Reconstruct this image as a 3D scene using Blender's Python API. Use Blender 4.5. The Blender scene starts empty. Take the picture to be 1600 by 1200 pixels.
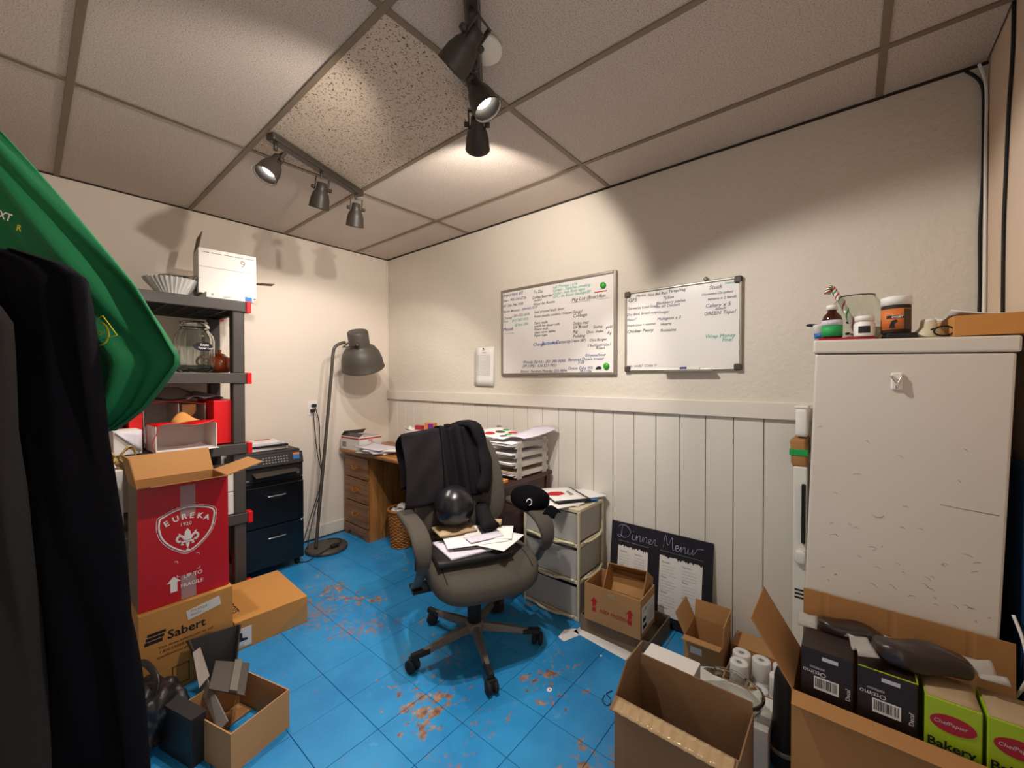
import bpy, bmesh, math, random
from mathutils import Vector, Matrix, noise
random.seed(7)
SC = bpy.context.scene
COL = SC.collection
V = Vector
pi = math.pi

# ------------------------------------------------------------------ camera
cam_d = bpy.data.cameras.new('camera'); cam = bpy.data.objects.new('camera', cam_d); COL.objects.link(cam)
cam_d.sensor_width = 36; cam_d.lens = 632.9/1600*36; cam_d.clip_start = 0.02
YAW, PIT, ROL = math.radians(50.197), math.radians(-.695), math.radians(-.065)
fw = V((math.sin(YAW)*math.cos(PIT), math.cos(YAW)*math.cos(PIT), math.sin(PIT)))
rt = fw.cross(V((0, 0, 1))).normalized(); up = rt.cross(fw)
rt, up = rt*math.cos(ROL)+up*math.sin(ROL), up*math.cos(ROL)-rt*math.sin(ROL)
CAM = V((-2.285, -3.494, 1.353))
m = Matrix((rt, up, -fw)).transposed().to_4x4(); m.translation = CAM
cam.matrix_world = m
SC.camera = cam

# ------------------------------------------------------------------ world, exposure
w = bpy.data.worlds.new('world'); SC.world = w; w.use_nodes = True
w.node_tree.nodes['Background'].inputs[0].default_value = (1.0, 0.90, 0.82, 1)
w.node_tree.nodes['Background'].inputs[1].default_value = 1.1
SC.view_settings.view_transform = 'Standard'; SC.view_settings.look = 'None'
SC.view_settings.gamma = 1; SC.view_settings.use_curve_mapping = False
SC.view_settings.exposure = 0.2
LAMP_W = 40.0          # watts of each track-light bulb
LAMP_RGB = (1.0, 0.91, 0.82)

# ------------------------------------------------------------------ mesh helpers
def lin(c):
    return tuple((x/12.92 if x <= .04045 else ((x+.055)/1.055)**2.4) for x in c)
def hx(h):
    h = h.lstrip('#'); return tuple(int(h[i:i+2], 16)/255 for i in (0, 2, 4))

class MB:
    def __init__(s): s.v = []; s.f = []; s.sm = []
    def add(s, vs, fs, smooth=False, M=None):
        o = len(s.v)
        s.v += [tuple(M @ V(p)) if M is not None else tuple(p) for p in vs]
        s.f += [tuple(i+o for i in f) for f in fs]; s.sm += [smooth]*len(fs)
        return s
    def box(s, c, d, M=None):
        x, y, z = c; a, b, e = d[0]/2, d[1]/2, d[2]/2
        vs = [(x+i*a, y+j*b, z+k*e) for k in (-1, 1) for j in (-1, 1) for i in (-1, 1)]
        return s.hexa(vs, M)
    def bx(s, x0, x1, y0, y1, z0, z1, M=None):
        return s.box(((x0+x1)/2, (y0+y1)/2, (z0+z1)/2), (abs(x1-x0), abs(y1-y0), abs(z1-z0)), M)
    def hexa(s, vs, M=None):
        return s.add(vs, [(0, 2, 3, 1), (4, 5, 7, 6), (0, 1, 5, 4), (2, 6, 7, 3), (0, 4, 6, 2), (1, 3, 7, 5)], False, M)
    def prism(s, poly, t, M=None):       # polygon in local xy, extruded 0..t along z
        n = len(poly)
        vs = [(x, y, 0) for x, y in poly]+[(x, y, t) for x, y in poly]
        fs = [tuple(range(n))[::-1], tuple(range(n, 2*n))]+[(i, (i+1) % n, n+(i+1) % n, n+i) for i in range(n)]
        return s.add(vs, fs, False, M)
    def lathe(s, prof, n=24, M=None, smooth=True, close=False):
        vs = []; fs = []; k = len(prof)
        for r, z in prof:
            for i in range(n):
                a = 2*pi*i/n; vs.append((r*math.cos(a), r*math.sin(a), z))
        for j in range(k-1):
            for i in range(n):
                i2 = (i+1) % n
                fs.append((j*n+i, j*n+i2, (j+1)*n+i2, (j+1)*n+i))
        if close:
            for i in range(n):
                i2 = (i+1) % n; fs.append(((k-1)*n+i, (k-1)*n+i2, i2, i))
        else:
            if prof[0][0] > 1e-5: fs.append(tuple(range(n))[::-1])
            if prof[-1][0] > 1e-5: fs.append(tuple((k-1)*n+i for i in range(n)))
        return s.add(vs, fs, smooth, M)
    def tube(s, pts, r, n=8, smooth=True, flat=1.0):
        pts = [V(p) for p in pts]; rs = r if isinstance(r, (list, tuple)) else [r]*len(pts)
        vs = []; fs = []; ref = None
        for i, p in enumerate(pts):
            t = (pts[min(i+1, len(pts)-1)]-pts[max(i-1, 0)]).normalized()
            if ref is None:
                ref = V((0, 0, 1)) if abs(t.z) < .9 else V((1, 0, 0))
            a = t.cross(ref).normalized() if t.cross(ref).length > 1e-4 else t.orthogonal().normalized()
            b = a.cross(t).normalized(); ref = b
            for k in range(n):
                q = 2*pi*k/n; vs.append(tuple(p+a*math.cos(q)*rs[i]+b*math.sin(q)*rs[i]*flat))
        for i in range(len(pts)-1):
            for k in range(n):
                k2 = (k+1) % n; fs.append((i*n+k, i*n+k2, (i+1)*n+k2, (i+1)*n+k))
        fs.append(tuple(range(n))[::-1]); fs.append(tuple((len(pts)-1)*n+k for k in range(n)))
        return s.add(vs, fs, smooth)
    def sheet(s, fn, nu, nv, t, smooth=True):   # fn(u,v)->Vector ; a curved sheet with thickness t
        P = [[V(fn(i/nu, j/nv)) for j in range(nv+1)] for i in range(nu+1)]
        vs = []; fs = []
        for i in range(nu+1):
            for j in range(nv+1):
                du = P[min(i+1, nu)][j]-P[max(i-1, 0)][j]; dv = P[i][min(j+1, nv)]-P[i][max(j-1, 0)]
                n = du.cross(dv); n = n.normalized() if n.length > 1e-9 else V((0, 0, 1))
                vs.append(tuple(P[i][j]+n*t/2)); vs.append(tuple(P[i][j]-n*t/2))
        q = lambda i, j, k: (i*(nv+1)+j)*2+k
        for i in range(nu):
            for j in range(nv):
                fs.append((q(i, j, 0), q(i+1, j, 0), q(i+1, j+1, 0), q(i, j+1, 0)))
                fs.append((q(i, j, 1), q(i, j+1, 1), q(i+1, j+1, 1), q(i+1, j, 1)))
        for i in range(nu):
            fs.append((q(i, 0, 0), q(i, 0, 1), q(i+1, 0, 1), q(i+1, 0, 0)))
            fs.append((q(i, nv, 0), q(i+1, nv, 0), q(i+1, nv, 1), q(i, nv, 1)))
        for j in range(nv):
            fs.append((q(0, j, 0), q(0, j+1, 0), q(0, j+1, 1), q(0, j, 1)))
            fs.append((q(nu, j, 0), q(nu, j, 1), q(nu, j+1, 1), q(nu, j+1, 0)))
        return s.add(vs, fs, smooth)
    def sq(s, c, d, e1=.3, e2=.3, nu=32, nv=16, fn=None, M=None):   # superellipsoid
        sg = lambda a, e: math.copysign(abs(a)**e, a)
        vs = []; fs = []
        for j in range(nv+1):
            ph = -pi/2+pi*j/nv
            for i in range(nu):
                th = 2*pi*i/nu
                p = V((sg(math.cos(ph), e1)*sg(math.cos(th), e2)*d[0]/2, sg(math.cos(ph), e1)*sg(math.sin(th), e2)*d[1]/2, sg(math.sin(ph), e1)*d[2]/2))
                p += V(c)
                if fn: p = V(fn(p))
                vs.append(tuple(p))
        for j in range(nv):
            for i in range(nu):
                i2 = (i+1) % nu; fs.append((j*nu+i, j*nu+i2, (j+1)*nu+i2, (j+1)*nu+i))
        return s.add(vs, fs, True, M)
    def build(s, name, mat, parent=None, loc=(0, 0, 0), rz=0, bevel=0, seg=2):
        me = bpy.data.meshes.new(name); me.from_pydata(s.v, [], s.f); me.update()
        if any(s.sm): me.polygons.foreach_set('use_smooth', s.sm)
        bm = bmesh.new(); bm.from_mesh(me)
        bmesh.ops.remove_doubles(bm, verts=bm.verts, dist=1e-6)
        bmesh.ops.recalc_face_normals(bm, faces=bm.faces); bm.to_mesh(me); bm.free()
        if any(s.sm) and not all(s.sm) is None:
            pass
        me.materials.append(mat)
        o = bpy.data.objects.new(name, me); COL.objects.link(o)
        o.location = loc; o.rotation_euler = (0, 0, rz)
        if parent: o.parent = parent
        if bevel:
            b = o.modifiers.new('bevel', 'BEVEL'); b.width = bevel; b.segments = seg; b.limit_method = 'ANGLE'; b.angle_limit = .6
        return o

def tag(o, label, cat, group=None, kind=None):
    o['label'] = label; o['category'] = cat
    if group: o['group'] = group
    if kind: o['kind'] = kind
    return o
def thing(name, label, cat, loc, rz=0, group=None):
    o = bpy.data.objects.new(name, None); COL.objects.link(o); o.empty_display_size = .05
    o.location = loc; o.rotation_euler = (0, 0, rz)
    return tag(o, label, cat, group)
def struct(o): o['kind'] = 'structure'; return o
def link_copy(o, parent=None, loc=None):
    c = o.copy(); COL.objects.link(c)
    if parent: c.parent = parent
    if loc is not None: c.location = loc
    return c
def spline(pts, n=8):
    pts = [V(p) for p in pts]; out = []
    for i in range(len(pts)-1):
        p0, p1, p2, p3 = pts[max(i-1, 0)], pts[i], pts[i+1], pts[min(i+2, len(pts)-1)]
        for k in range(n):
            t = k/n
            out.append(.5*((2*p1)+(p2-p0)*t+(2*p0-5*p1+4*p2-p3)*t*t+(3*p1-p0-3*p2+p3)*t**3))
    out.append(pts[-1]); return out
def frame(right, upv, origin):
    r = V(right).normalized(); u = V(upv).normalized(); n = r.cross(u)
    M = Matrix((r, u, n)).transposed().to_4x4(); M.translation = V(origin); return M
def fNX(o): return frame((0, -1, 0), (0, 0, 1), o)     # on a face looking towards -X
def fNY(o): return frame((1, 0, 0), (0, 0, 1), o)      # on a face looking towards -Y
def aim(d, origin, roll=0):                            # local -Z points along d
    q = V(d).to_track_quat('-Z', 'Y'); M = q.to_matrix().to_4x4() @ Matrix.Rotation(roll, 4, 'Z'); M.translation = V(origin); return M

TEXT = []
def text(s, size, M, mat, parent, name='lettering', shear=0, align='LEFT', bold=0, sx=1.0):
    TEXT.append((s, size, M, mat, parent, name, shear, align, bold, sx))

# ------------------------------------------------------------------ materials
MATS = {}
def pmat(name, rgb, rough=.6, metal=0, var=.08, vs=6, bump=0, bs=60, rgb2=None, spec=.5, trans=0, ior=1.45, coat=0, alpha=1):
    m = bpy.data.materials.new(name); m.use_nodes = True; nt = m.node_tree; b = nt.nodes['Principled BSDF']
    if isinstance(rgb, str): rgb = hx(rgb)
    c1 = lin(rgb); c2 = lin(hx(rgb2)) if rgb2 else tuple(max(0, x*(1-var*2)) for x in c1)
    tc = nt.nodes.new('ShaderNodeTexCoord')
    if var or rgb2:
        n = nt.nodes.new('ShaderNodeTexNoise'); n.inputs['Scale'].default_value = vs; n.inputs['Detail'].default_value = 5
        nt.links.new(tc.outputs['Object'], n.inputs['Vector'])
        mx = nt.nodes.new('ShaderNodeMix'); mx.data_type = 'RGBA'
        mx.inputs[6].default_value = (*c1, 1); mx.inputs[7].default_value = (*c2, 1)
        nt.links.new(n.outputs['Fac'], mx.inputs[0]); nt.links.new(mx.outputs[2], b.inputs['Base Color'])
    else:
        b.inputs['Base Color'].default_value = (*c1, 1)
    b.inputs['Roughness'].default_value = rough; b.inputs['Metallic'].default_value = metal
    b.inputs['Specular IOR Level'].default_value = spec
    b.inputs['IOR'].default_value = ior
    if trans: b.inputs['Transmission Weight'].default_value = trans
    if coat: b.inputs['Coat Weight'].default_value = coat
    if alpha < 1: b.inputs['Alpha'].default_value = alpha
    if bump:
        n2 = nt.nodes.new('ShaderNodeTexNoise'); n2.inputs['Scale'].default_value = bs; n2.inputs['Detail'].default_value = 4
        nt.links.new(tc.outputs['Object'], n2.inputs['Vector'])
        bp = nt.nodes.new('ShaderNodeBump'); bp.inputs['Strength'].default_value = bump; bp.inputs['Distance'].default_value = .004
        nt.links.new(n2.outputs['Fac'], bp.inputs['Height']); nt.links.new(bp.outputs['Normal'], b.inputs['Normal'])
    MATS[name] = m; return m
def ramp(nt, stops):
    r = nt.nodes.new('ShaderNodeValToRGB'); e = r.color_ramp.elements
    e[0].position, e[0].color = stops[0][0], (*stops[0][1], 1)
    e[1].position, e[1].color = stops[-1][0], (*stops[-1][1], 1)
    for p, c in stops[1:-1]:
        x = e.new(p); x.color = (*c, 1)
    return r
def pos_noise(nt, scale, detail=6, rough=.6, vec=None):
    n = nt.nodes.new('ShaderNodeTexNoise'); n.inputs['Scale'].default_value = scale; n.inputs['Detail'].default_value = detail; n.inputs['Roughness'].default_value = rough
    if vec is None:
        g = nt.nodes.new('ShaderNodeNewGeometry'); vec = g.outputs['Position']
    nt.links.new(vec, n.inputs['Vector']); return n
def mixc(nt, fac, a, b):
    mx = nt.nodes.new('ShaderNodeMix'); mx.data_type = 'RGBA'
    for s, i in ((a, 6), (b, 7)):
        if isinstance(s, tuple): mx.inputs[i].default_value = (*s, 1)
        else: nt.links.new(s, mx.inputs[i])
    nt.links.new(fac, mx.inputs[0]); return mx.outputs[2]

def mat_floor():
    m = bpy.data.materials.new('blue_painted_tile'); m.use_nodes = True; nt = m.node_tree; b = nt.nodes['Principled BSDF']
    base = pos_noise(nt, 3.0); c = ramp(nt, [(.3, lin(hx('1a78b4'))), (.7, lin(hx('2f93cc')))])
    nt.links.new(base.outputs['Fac'], c.inputs[0])
    big = pos_noise(nt, 2.6, 3, .5); fine = pos_noise(nt, 17, 8, .72)
    mul = nt.nodes.new('ShaderNodeMath'); mul.operation = 'MULTIPLY'
    nt.links.new(big.outputs['Fac'], mul.inputs[0]); nt.links.new(fine.outputs['Fac'], mul.inputs[1])
    wr = ramp(nt, [(.335, (0, 0, 0)), (.35, (1, 1, 1))]); nt.links.new(mul.outputs[0], wr.inputs[0])
    wc = pos_noise(nt, 30); wcol = ramp(nt, [(.35, lin(hx('6b4636'))), (.65, lin(hx('a98a72')))]); nt.links.new(wc.outputs['Fac'], wcol.inputs[0])
    col = mixc(nt, wr.outputs[0], c.outputs[0], wcol.outputs[0])
    w2n = pos_noise(nt, 34, 6, .7); w2b = pos_noise(nt, 2.2, 2, .5); m2 = nt.nodes.new('ShaderNodeMath'); m2.operation = 'MULTIPLY'
    nt.links.new(w2n.outputs['Fac'], m2.inputs[0]); nt.links.new(w2b.outputs['Fac'], m2.inputs[1])
    w2r = ramp(nt, [(.335, (0, 0, 0)), (.36, (.8, .8, .8))]); nt.links.new(m2.outputs[0], w2r.inputs[0])
    col = mixc(nt, w2r.outputs[0], col, lin(hx('8a6a58')))
    # light scuffs
    sc = pos_noise(nt, 9, 8, .75); sr = ramp(nt, [(.62, (0, 0, 0)), (.72, (.5, .5, .5))]); nt.links.new(sc.outputs['Fac'], sr.inputs[0])
    col = mixc(nt, sr.outputs[0], col, lin(hx('79b4d4')))
    nt.links.new(col, b.inputs['Base Color']); b.inputs['Roughness'].default_value = .42
    bp = nt.nodes.new('ShaderNodeBump'); bp.inputs['Strength'].default_value = .25; bp.inputs['Distance'].default_value = .003
    nt.links.new(fine.outputs['Fac'], bp.inputs['Height']); nt.links.new(bp.outputs['Normal'], b.inputs['Normal'])
    return m
def mat_speckle(name, base, dark, scale, thr, bumps):
    m = bpy.data.materials.new(name); m.use_nodes = True; nt = m.node_tree; b = nt.nodes['Principled BSDF']
    n = pos_noise(nt, scale, 3, .6); r = ramp(nt, [(thr, lin(hx(dark))), (thr+.05, lin(hx(base)))]); nt.links.new(n.outputs['Fac'], r.inputs[0])
    nt.links.new(r.outputs[0], b.inputs['Base Color']); b.inputs['Roughness'].default_value = .9; b.inputs['Specular IOR Level'].default_value = .2
    bp = nt.nodes.new('ShaderNodeBump'); bp.inputs['Strength'].default_value = bumps; bp.inputs['Distance'].default_value = .004
    n2 = pos_noise(nt, scale*1.2, 4, .7)
    nt.links.new(n2.outputs['Fac'], bp.inputs['Height']); nt.links.new(bp.outputs['Normal'], b.inputs['Normal'])
    return m
def mat_wood(name, c1, c2, axis, rough=.4):
    m = bpy.data.materials.new(name); m.use_nodes = True; nt = m.node_tree; b = nt.nodes['Principled BSDF']
    tc = nt.nodes.new('ShaderNodeTexCoord'); mp = nt.nodes.new('ShaderNodeMapping')
    sc = [26, 26, 26]; sc['xyz'.index(axis)] = 1.6
    mp.inputs['Scale'].default_value = sc; nt.links.new(tc.outputs['Object'], mp.inputs['Vector'])
    n = pos_noise(nt, 1.0, 6, .6, mp.outputs[0]); n.inputs['Distortion'].default_value = 1.2
    r = ramp(nt, [(.35, lin(hx(c1))), (.62, lin(hx(c2)))]); nt.links.new(n.outputs['Fac'], r.inputs[0])
    nt.links.new(r.outputs[0], b.inputs['Base Color']); b.inputs['Roughness'].default_value = rough
    return m
def mat_emit(name, rgb, s):
    m = bpy.data.materials.new(name); m.use_nodes = True; nt = m.node_tree; b = nt.nodes['Principled BSDF']
    b.inputs['Emission Color'].default_value = (*rgb, 1); b.inputs['Emission Strength'].default_value = s; return m

mFloor = mat_floor()
mGrout = pmat('floor_joint', '0e4a72', .8)
mTile = mat_speckle('ceiling_tile', 'd6c8bc', 'b4a698', 210, .42, .8)
mTileS = mat_speckle('ceiling_tile_speckled', 'd2bfab', '4a3c30', 150, .375, .3)
mBar = pmat('ceiling_bar', '83735f', .5)
mBarD = pmat('ceiling_edge_gap', '35291f', .8)
mWallB = pmat('smooth_wall', 'e2d6c8', .75, var=.03, vs=2, bump=.05, bs=120)
mWallR = pmat('stucco_wall', 'd9d0c2', .8, var=.04, vs=3, bump=.9, bs=42)
mWallF = pmat('near_wall', 'd9c0a8', .8, var=.04, vs=3, bump=.15, bs=80)
mPanel = pmat('white_panel_board', 'dcd6cb', .45, var=.03, vs=4, bump=.08, bs=40)
mTrim = pmat('white_trim', 'ddd5c9', .45, var=.03, bump=.06, bs=30)
mBlack = pmat('black_plastic', '1b1919', .5, var=.1, bump=.1, bs=200)
mShelf = pmat('shelf_plastic', '46403c', .55, var=.1, bump=.15, bs=150)
mRedP = pmat('red_plastic', 'd2131a', .35, var=.05)
mLampG = pmat('lamp_dark_grey', '4a443d', .5, var=.05)
mLampIn = pmat('lamp_inside_white', 'e8e4dc', .4, var=0)
mTrack = pmat('track_dark_bronze', '3a332c', .45, var=.08)
mCard = pmat('cardboard', 'b98a58', .85, var=.10, vs=5, bump=.12, bs=60)
mCardIn = pmat('cardboard_inside', 'ad7c49', .85, var=.10, vs=5, bump=.12, bs=60)
mCardD = pmat('cardboard_dull', '8c6a49', .88, var=.12, vs=5, bump=.12, bs=60)
mCardO = pmat('cardboard_orange', 'c98d49', .8, var=.07, vs=4, bump=.06, bs=60)
mCardG = pmat('cardboard_greybrown', '7d6956', .88, var=.12, vs=5, bump=.1, bs=60)
mRed = pmat('red_print', 'c3101a', .35, var=.06, vs=3)
mRedB = pmat('bright_red_print', 'd8141c', .4, var=.03)
mWhiteC = pmat('white_card', 'dcd6d0', .7, var=.04, vs=5)
mWhite = pmat('white_paint', 'e8e4dc', .5, var=.03)
mPaper = pmat('paper', 'e4e0dc', .8, var=.03, vs=10)
mPaperL = pmat('paper_lilac', 'cfc9d4', .8, var=.05, vs=10)
mPaperK = pmat('kraft_paper', 'b49a76', .85, var=.1, vs=10)
mInk = pmat('black_ink', '1a1a1e', .7, var=0)
mInkB = pmat('blue_ink', '1c2f78', .7, var=0)
mInkBB = pmat('bright_blue_ink', '1f6fc4', .7, var=0)
mInkT = pmat('teal_ink', '27b09a', .7, var=0)
mInkR = pmat('red_ink', 'b4201e', .7, var=0)
mInkV = pmat('violet_ink', '54506e', .7, var=0)
mInkG = pmat('grey_ink', '8a8684', .7, var=0)
mWPrint = pmat('white_print', 'ece6e0', .6, var=0)
mGreen = pmat('green_plastic', '2fa32b', .4, var=.03)
mOak = mat_wood('oak_wood_upright', '7a4c28', 'b47a42', 'z')
mOakH = mat_wood('oak_wood_drawer', '6c4426', '9c6c3e', 'y')
mOakX = mat_wood('oak_wood_top', '7a4c28', 'b47a42', 'y')
mMahogShade = mat_wood('mahogany_and_shaded_panel', '2a1413', '4a2823', 'x', .35)
mFabric = pmat('grey_chair_fabric', '4d463e', .95, var=.12, vs=60, bump=.5, bs=420)
mChairP = pmat('grey_chair_plastic', '4a4846', .5, var=.06)
mChairB = pmat('chair_base_grey', '6d635b', .4, var=.08, metal=.2)
mCoat = pmat('black_cloth', '0b0a0f', .95, var=.2, vs=8, bump=.35, bs=250, spec=.08)
mJack = pmat('jacket_cloth', '1d1a1d', .95, var=.2, vs=8, bump=.35, bs=250, spec=.12)
mJack2 = pmat('jacket_lining', '252124', .95, var=.15, vs=8, bump=.35, bs=250, spec=.12)
mCoat2 = pmat('charcoal_cloth', '2a2626', .95, var=.15, vs=8, bump=.35, bs=250)
mGreenC = pmat('green_cloth', '086a3c', .85, var=.12, vs=5, bump=.2, bs=250)
mYellow = pmat('yellow_print', 'd9cf2a', .6, var=0)
mFileCab = pmat('glossy_black_steel', '0e0d10', .28, var=.1, coat=.3)
mChrome = pmat('chrome', 'd8d4ce', .22, metal=1, var=0)
mAlu = pmat('aluminium', 'a9a196', .35, metal=.7, var=.04)
mBoard = pmat('whiteboard_enamel', 'e6e1dc', .22, var=.02)
mFridge = pmat('white_enamel_steel', 'd8d0c4', .42, var=.04, vs=3)
mScuff = pmat('scuff_grey', 'aba294', .7, var=.1)
mGlass = pmat('clear_glass', 'f4f8f4', .03, trans=1, var=0, ior=1.45)
mPlastC = pmat('clear_plastic', 'f0eeea', .12, trans=.95, var=0, ior=1.3)
mFilm = pmat('clear_film', 'f4f2ee', .1, var=0, alpha=.05, coat=.3)
mFrost = pmat('frosted_plastic', 'e2ded6', .5, trans=.55, var=.05, ior=1.2)
mIvory = pmat('ivory_plastic', 'cfc3a4', .45, var=.04)
mTea = pmat('brown_glaze', '8a3a14', .12, var=.12, coat=.6)
mWick = pmat('wicker', 'b9742f', .6, var=.25, vs=40)
mBall = pmat('black_glossy_ball', '18171a', .27, var=0)
mRubber = pmat('black_rubber', '141313', .7, var=.05)
mGold = pmat('gold_ribbon', 'c9a668', .4, var=.15)
mBlueB = pmat('dark_blue_plastic', '103a63', .5, var=.1)
mBrownB = pmat('dark_brown_print', '2a1d1a', .4, var=.05)
mCoffee = pmat('coffee_grounds', '3a2a25', .8, var=.3, vs=60)
mLime = pmat('lime_print', 'a6c322', .45, var=.04)
mCrim = pmat('crimson_print', 'a61d2e', .4, var=.03)
mAmber = pmat('amber_bottle', '4a1a10', .15, var=.05, trans=.3)
mGreenL = pmat('green_label', '1f9a4e', .6, var=0)
mOrangeL = pmat('orange_label', 'd8783a', .6, var=.1)
mChalk = pmat('chalkboard', '1d1a26', .8, var=.15, vs=5)
mBluePr = pmat('blue_print', '2467a8', .5, var=.05)
mFolder = pmat('black_folder', '1a1816', .45, var=.05)
mTrayP = pmat('tray_plastic', 'd8d2ca', .25, var=0, alpha=.4)
mTape = pmat('glossy_tape', 'b79a72', .12, var=.1, coat=.6)
mBulb = mat_emit('lit_bulb', (1, .97, .9), 9)
mCandy = pmat('candy_mix', 'c8b0a0', .4, rgb2='5a2a20', vs=70)
mGreyM = pmat('dark_grey_plastic', '453d36', .5, var=.1)

# ------------------------------------------------------------------ the setting
XL, YF, ZC = -2.75, -3.88, 2.52
fl = struct(MB().bx(XL, .1, YF-.1, .1, -.1, -.004).build('floor', mGrout))
TS = .2286
tile_mesh = MB().bx(-TS/2+.0009, TS/2-.0009, -TS/2+.0009, TS/2-.0009, -.008, 0).build('floor_tile', mFloor, fl, bevel=.0012, seg=1)
first = True
x = -1.198-TS*7+TS/2
while x < 0:
    y = -1.875-TS*9+TS/2
    while y < 0:
        x0, x1, y0, y1 = max(x-TS/2, XL), min(x+TS/2, 0), max(y-TS/2, YF), min(y+TS/2, 0)
        if x1-x0 > .02 and y1-y0 > .02:
            full = x1-x0 > TS-.001 and y1-y0 > TS-.001
            dz = random.uniform(-.0006, .0006)
            if full:
                o = tile_mesh if first else link_copy(tile_mesh, fl); first = False
                o.location = (x, y, dz)
            else:
                MB().bx(x0+.0009, x1-.0009, y0+.0009, y1-.0009, -.008, dz).build('floor_tile', mFloor, fl)
        y += TS
    x += TS

ce = struct(MB().bx(XL, .1, YF-.1, .1, ZC+.02, ZC+.1).build('ceiling', mTile))
gx = [XL, -2.162, -1.552, -.942, -.332, 0]; gy = [YF, -3.58, -2.36, -1.14, 0]
for i in range(len(gx)-1):
    for j in range(len(gy)-1):
        mt = mTileS if (i == 2 and j == 2) else mTile
        if i == 0: pass
        t = MB().bx(gx[i]+.006, gx[i+1]-.006, gy[j]+.006, gy[j+1]-.006, ZC+.004, ZC+.019).build('ceiling_panel', mt, ce)
        if mt is mTileS: t['label'] = 'ceiling panel with coarse dark speckles'
for xx in gx[1:-1]:
    MB().bx(xx-.012, xx+.012, YF, 0, ZC-.002, ZC+.012).build('ceiling_bar', mBar, ce, bevel=.001, seg=1)
for yy in gy[1:-1]:
    for i in range(len(gx)-1):
        MB().bx(gx[i]+.012, gx[i+1]-.012, yy-.012, yy+.012, ZC-.001, ZC+.011).build('ceiling_bar', mBar, ce)
struct(MB().bx(-.004, 0, YF, 0, ZC-.007, ZC+.004).build('trim_1', mBarD))
struct(MB().bx(XL, 0, -.004, 0, ZC-.005, ZC+.004).build('trim_2', mBarD))

wb = struct(MB().bx(XL-.1, .1, 0, .1, -.1, ZC+.1).build('wall_back', mWallB))
wr = struct(MB().bx(.016, .116, YF-.1, 0, -.1, ZC+.1).bx(0, .016, YF, 0, 1.16, ZC+.02).build('wall_right', mWallR))
struct(MB().bx(-1.62, 0, YF-.1, YF, -.1, ZC+.1).build('wall_front', mWallF))
struct(MB().bx(XL-.1, XL, YF-.1, 0, -.1, ZC+.1).build('wall_left', mWallB))
seams = [0]+[-.152-.1315*k for k in range(29)]
for k in range(len(seams)-1):
    y0, y1 = seams[k+1], seams[k]
    if y1 < YF: break
    y0 = max(y0, YF)
    MB().bx(.002+random.uniform(0, .0012), .02, y0+.0016, y1-.0016, 0, 1.165).build('panel_board', mPanel, wr, bevel=.0035, seg=2)
struct(MB().bx(-.018, .016, YF, 0, 1.160, 1.242).build('trim_3', mTrim, bevel=.004))
struct(MB().bx(-1.0, 0, -.014, 0, 0, .10).build('baseboard_back', mTrim, bevel=.004))
struct(MB().bx(-.013, 0, -.013, 0, 1.242, ZC-.01).build('trim_4', mTrim, bevel=.003))

# ------------------------------------------------------------------ track lights
def head(root, pivot, d, power, size=1.0, spot=2.15, rgb=LAMP_RGB):
    d = V(d).normalized(); M = aim(d, pivot) @ Matrix.Scale(size, 4)
    prof = [(.014, .035), (.026, .032), (.029, .0), (.033, -.012), (.044, -.03), (.052, -.06), (.056, -.105), (.058, -.112)]
    s = MB().lathe(prof+[(.055, -.112), (.050, -.06), (.041, -.032), (.018, -.018)], 28, M)
    sh = s.build('lamp_shade', mTrack, root)
    MB().lathe([(.0, -.070), (.034, -.070), (.036, -.055), (.020, -.028), (0, -.026)], 24, M).build('bulb', mBulb, sh)
    y = MB()
    for sx in (-1, 1):
        y.box((sx*.036, 0, .022), (.006, .016, .075), M)
    y.box((0, 0, .058), (.078, .016, .006), M)
    y.build('bracket', mTrack, root)
    for sx in (-1, 1):
        MB().lathe([(.011, -.010), (.011, .010)], 12, M @ Matrix.Translation((sx*.047, 0, 0)) @ Matrix.Rotation(pi/2, 4, 'Y')).build('knob', mTrack, root)
    if power:
        L = bpy.data.lights.new('track_bulb', 'SPOT'); L.energy = power; L.color = rgb
        L.spot_size = spot; L.spot_blend = .25; L.shadow_soft_size = .022
        lo = bpy.data.objects.new('track_bulb', L); COL.objects.link(lo); lo.parent = root
        Mi = aim(d, V(pivot)+d*.085*size); lo.matrix_local = Mi
def ray(px, py):
    return (fw+rt*((px-800)/632.9)-up*((py-600)/632.9)).normalized()

r1 = thing('track_light', 'dark three-head track light on the ceiling near the shelf wall', 'track light', (-1.24, -1.27, ZC))
b0, b1 = V((-.29, -.115, 0)), V((.29, .11, 0))
ax = (b1-b0).normalized(); rzt = math.atan2(ax.y, ax.x)
Mr = Matrix.Rotation(rzt, 4, 'Z')
MB().box((0, 0, -.018), (.64, .05, .036), Mr).build('track_bar', mTrack, r1, bevel=.008)
hz = -.125
def stem(root, p):
    MB().tube([(p[0], p[1], -.034), (p[0], p[1], p[2]+.055)], .009, 10).build('stem', mTrack, root)
for t, d, pw in ((-.45, V((-.42, -.10, -.75)), LAMP_W*1.0), (.0, V((.05, .42, -.9)), LAMP_W*.6), (.43, V((.14, .40, -.9)), LAMP_W*.5)):
    p = ax*.64*t+V((0, 0, hz)); stem(r1, p); head(r1, p, d, pw, .92)

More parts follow.
